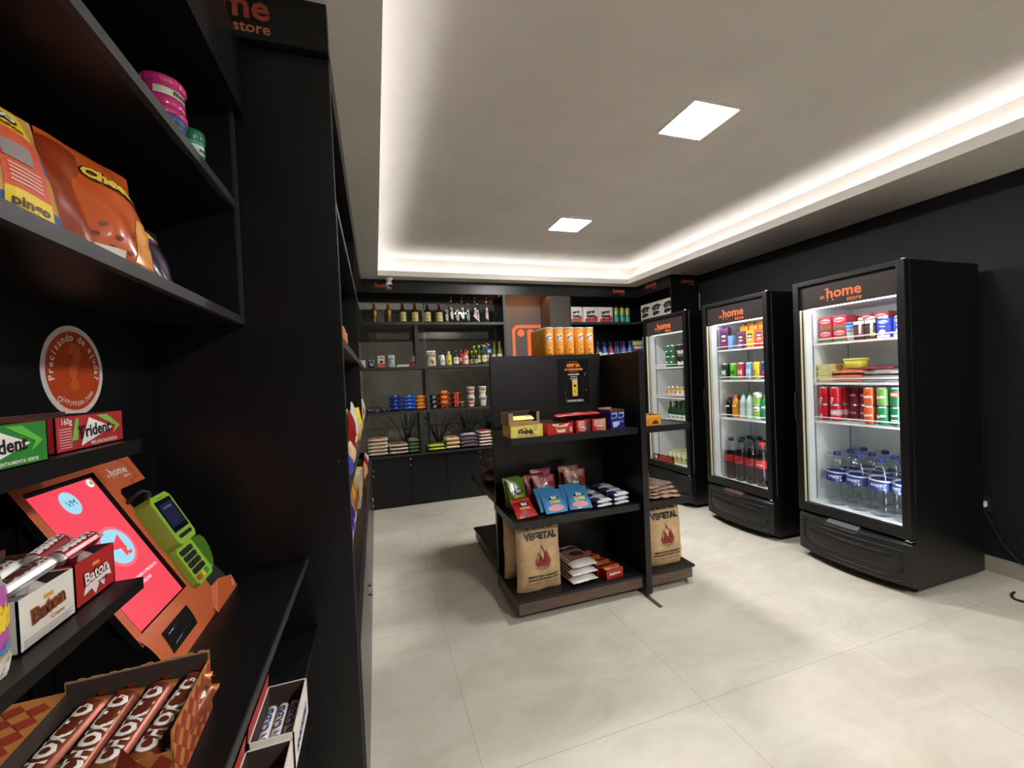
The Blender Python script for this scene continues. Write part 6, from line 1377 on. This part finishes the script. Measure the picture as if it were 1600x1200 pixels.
tt = can(.034, .118, C(206, 214, 200, rough=.35), [('schw', .70, 1.2, C(60, 120, 60), 0)], bands=((.12, C(120, 180, 60)), (.55, C(190, 110, 70)), (.62, C(206, 214, 200, rough=.35))))
for k in range(2): fp(tt, 'soda_can', 2.723, .940+.1185*k, 'white and green can in the short stack on the third shelf, %s' % ('lower', 'upper')[k], 'can', 'white and green cans', x=3.10)
fp(pet(.215, .037, GN, C(70, 170, 70), C(46, 140, 110), 'fresh', WT), 'soda_bottle', 2.642, .940, 'green soda bottle with a green cap at the right of the third shelf', 'bottle', x=3.10)
for r in (1, 2):
    for k, y in enumerate((3.01, 2.93, 2.85, 2.77, 2.69, 2.61)): fp(pet(.20, .031, (DK, AM, PALE, PALE, GN, GN)[k], C(190, 60, 60) if k < 3 else C(50, 120, 90), CLEAR, None, WT), 'soda_bottle', y, .940, 'small bottle in the rear rows of the third shelf, middle refrigerator', 'bottle', 'rear small bottles', x=3.10+.08*r)
LRED = C(150, 24, 34, rough=.35)
ck = pet(.375, .052, DK, C(30, 28, 30), LRED, 'Coca-Cola', C(110, 16, 26), lab=(.42, .60), upper=CLEAR); ck2 = pet(.375, .052, DK, C(196, 40, 50), C(186, 40, 46), 'Coca-Cola', WT, lab=(.42, .60), upper=CLEAR)
for r in range(3):
    for c in range(5):
        y = 3.036-.110*c
        if y < 2.57: continue
        fp(ck2 if c == 3 and r == 0 or c == 4 else ck, 'cola_bottle', y-(.02 if r == 1 else 0), .370, 'large cola bottle with %s cap, bottom of middle refrigerator, %s row, %s' % (('a red' if (c == 3 and r == 0 or c == 4) else 'a black'), ('front', 'second', 'rear')[r], ORD[c]), 'bottle', 'large cola bottles', x=3.115+.112*r)
# --- fridge 3
gc = can(.033, .118, C(36, 96, 60, rough=.3, coat=.3), [('Hnk', .4, 1.2, WT, 0)]); bc = can(.029, .118, C(24, 26, 28, rough=.3), [('be', .3, 1.2, WT, 0)], bands=((.12, C(190, 190, 186)), (.42, C(24, 26, 28, rough=.3))))
lv_ = ('lower', 'upper')
for r in range(2):
    for k, y in enumerate((3.835, 3.762)):
        for lv in range(2): fp(gc, 'beer_can', y, 1.430+.1185*lv, 'green beer can on the top shelf of the far refrigerator, %s %s' % (('left', 'right')[k], lv_[lv]) if r == 0 else 'green beer can in the rear row of the far refrigerator', 'can', 'green beer cans' if r == 0 else 'rear green cans', x=3.10+.075*r)
    for k, y in enumerate((3.652, 3.590, 3.528)):
        for lv in range(2): fp(bc, 'beer_can', y, 1.430+.1185*lv, 'slim black and white beer can, %s, %s layer' % (('left', 'middle', 'right')[k], lv_[lv]) if r == 0 else 'slim black can in the rear row of the far refrigerator', 'can', 'black beer cans' if r == 0 else 'rear black cans', x=3.10+.075*r)
gl = can(.033, .118, C(200, 190, 150, rough=.3, coat=.2), [('Skol', .42, 1.3, C(170, 60, 40), 0)], bands=((.3, C(226, 222, 210)), (.6, C(190, 170, 80, rough=.3, metal=.3))))
for r in range(2):
    for k, y in enumerate((3.845, 3.778, 3.711, 3.644)): fp(gl, 'beer_can', y, 1.100, 'white and gold beer can, second shelf of the far refrigerator, %s' % ORD[k] if r == 0 else 'gold can in the rear row, second shelf of the far refrigerator', 'can', 'gold beer cans' if r == 0 else 'rear gold cans', x=3.10+.075*r)
lg = bottle([(.030, 0), (.032, .004), (.032, .11), (.014, .16), (.012, .20)], C(150, 150, 100, rough=.12), (C(196, 180, 90), .198, .212, .014), lab=(.03, .09, .032, C(214, 206, 180)), txt=[('cer', .05, .04, INK)])
for k, y in enumerate((3.560, 3.492)): fp(lg, 'beer_bottle', y, 1.100, 'pale glass beer bottle on the second shelf of the far refrigerator, %s of two' % ('left', 'right')[k], 'bottle', 'pale beer bottles', x=3.11)
gb = bottle([(.029, 0), (.031, .004), (.031, .115), (.014, .165), (.012, .205)], C(20, 62, 36, rough=.12), (C(60, 110, 70), .203, .216, .0135), lab=(.02, .075, .031, C(206, 214, 206)), txt=[('long', .045, .04, C(30, 80, 50))])
db = bottle([(.029, 0), (.031, .004), (.031, .115), (.014, .165), (.012, .205)], C(22, 22, 20, rough=.12), (C(60, 60, 62), .203, .216, .0135), lab=(.005, .080, .031, C(206, 208, 210)), txt=[('stella', .045, .04, INK)])
for r in range(3):
    for k, y in enumerate((3.833, 3.766, 3.699, 3.630, 3.556, 3.488)): fp(gb if k < 4 else db, 'beer_bottle', y, .835, ('%s beer bottle on the third shelf of the far refrigerator, %s' % (('green', 'dark')[k > 3], ORD[k])) if r == 0 else ('green' if k < 4 else 'dark')+' bottle in the rear rows, third shelf of the far refrigerator', 'bottle', 'long-neck beer bottles' if r == 0 else ('rear green bottles' if k < 4 else 'rear dark bottles'), x=3.10+.08*r)
yc_ = can(.033, .118, C(190, 190, 120, rough=.3), [('Br', .4, 1.2, C(120, 110, 40), 0)], bands=((.5, C(216, 214, 196)),), topm=C(206, 206, 140, rough=.3, metal=.4))
for r in range(5):
    for k in range(6): fp(yc_, 'beer_can', 3.85-.071*k, .385, 'yellow-topped beer can standing on the floor of the far refrigerator', 'can', 'yellow-topped beer cans', x=3.09+.075*r)
# age notice on the far refrigerator's glass
m = MB().box(-.17, .17, -.0015, 0, -.035, .035, C(60, 24, 20, rough=.4)); f = front(-.0015, .0008); RD = C(226, 70, 50)
k = MB(); k.ell(-.125, 0, .028, .030, f, WT, 20, ring=.1); k.ell(-.125, 0, .018, .014, f, WT, 12); k.text('VENDA PROIBIDA A', .02, .035, .006, f, RD, bold=.06, fit=.21); k.text('MENORES DE 18 ANOS', .02, .035, -.022, f, RD, bold=.06, fit=.23)
put(proto(m, [('print', k)]), 'age_notice', (FRX-.0338, 3.80, .435), RZ, 'dark red notice reading VENDA PROIBIDA A MENORES DE 18 ANOS on the far refrigerator glass', 'sign')

# ================================================================== SMALL THINGS
# dome camera under the ceiling
t = thing('security_camera', 'small white round security camera under the ceiling at the left back', 'camera', (.185, 4.66, ZS))
MB().lathe([(.045, -.001), (.045, -.012), (.030, -.034), (.012, -.045)][::-1], WHITE, 22).build('mount', t)
m = MB(); m.lathe([(.001, -.040), (.022, -.034), (.036, -.015), (.040, 0), (.036, .015), (.022, .034), (.001, .040)], WHITE, 22, xf=Matrix.Translation((0, -.005, -.082))); m.build('head', t)
m = MB(); m.lathe([(0, .012), (.020, .008), (.030, 0)], C(18, 18, 20, rough=.15), 20, xf=Matrix.Translation((.018, -.030, -.088)) @ Matrix.Rotation(math.radians(60), 4, 'X') @ Matrix.Rotation(math.radians(25), 4, 'Y')); m.build('lens', t)
# outlet with white plug, cables
t = thing('wall_outlet', 'small white plug in an outlet on the black right wall beside the nearest refrigerator', 'outlet', (XR, 1.617, .438))
MB().box(-.008, 0, -.03, .03, -.05, .05, C(38, 38, 42), bev=.002).build('plate', t)
m = MB(); m.box(-.045, -.0085, -.020, .020, -.018, .020, WHITE, bev=.006); m.build('plug', t)
cp = [(XR-.03, 1.615, .41), (XR-.02, 1.58, .33), (XR-.018, 1.53, .20), (XR-.02, 1.46, .12), (XR-.03, 1.38, .06), (XR-.07, 1.25, .012), (XR-.15, 1.18, .006)]
tag(MB().tube(cp, .0035, C(18, 18, 18), 8).build('power_cable'), 'thin black cable hanging down the right wall below the plug', 'cable')
pts_ = []
for k in range(26): a = math.radians(100+k*10.5); pts_.append((3.53+.125*math.cos(a), 1.34+.055*math.sin(a)+.0, .006+.0002*k))
pts_.append((3.62, 1.22, .012)); pts_.append((3.73, 1.15, .012))
tag(MB().tube(pts_, .006, C(16, 16, 16), 8).build('power_cable'), 'thick black cable looped on the floor at the right edge of the picture', 'cable')
tag(MB().tube([(XR-.02, 4.03, 2.30), (XR-.02, 4.03, 2.15), (XR-.02, 4.02, 2.0)], .008, C(120, 122, 128, rough=.4), 8).build('conduit'), 'thin grey vertical conduit on the right wall above the far refrigerator', 'pipe')
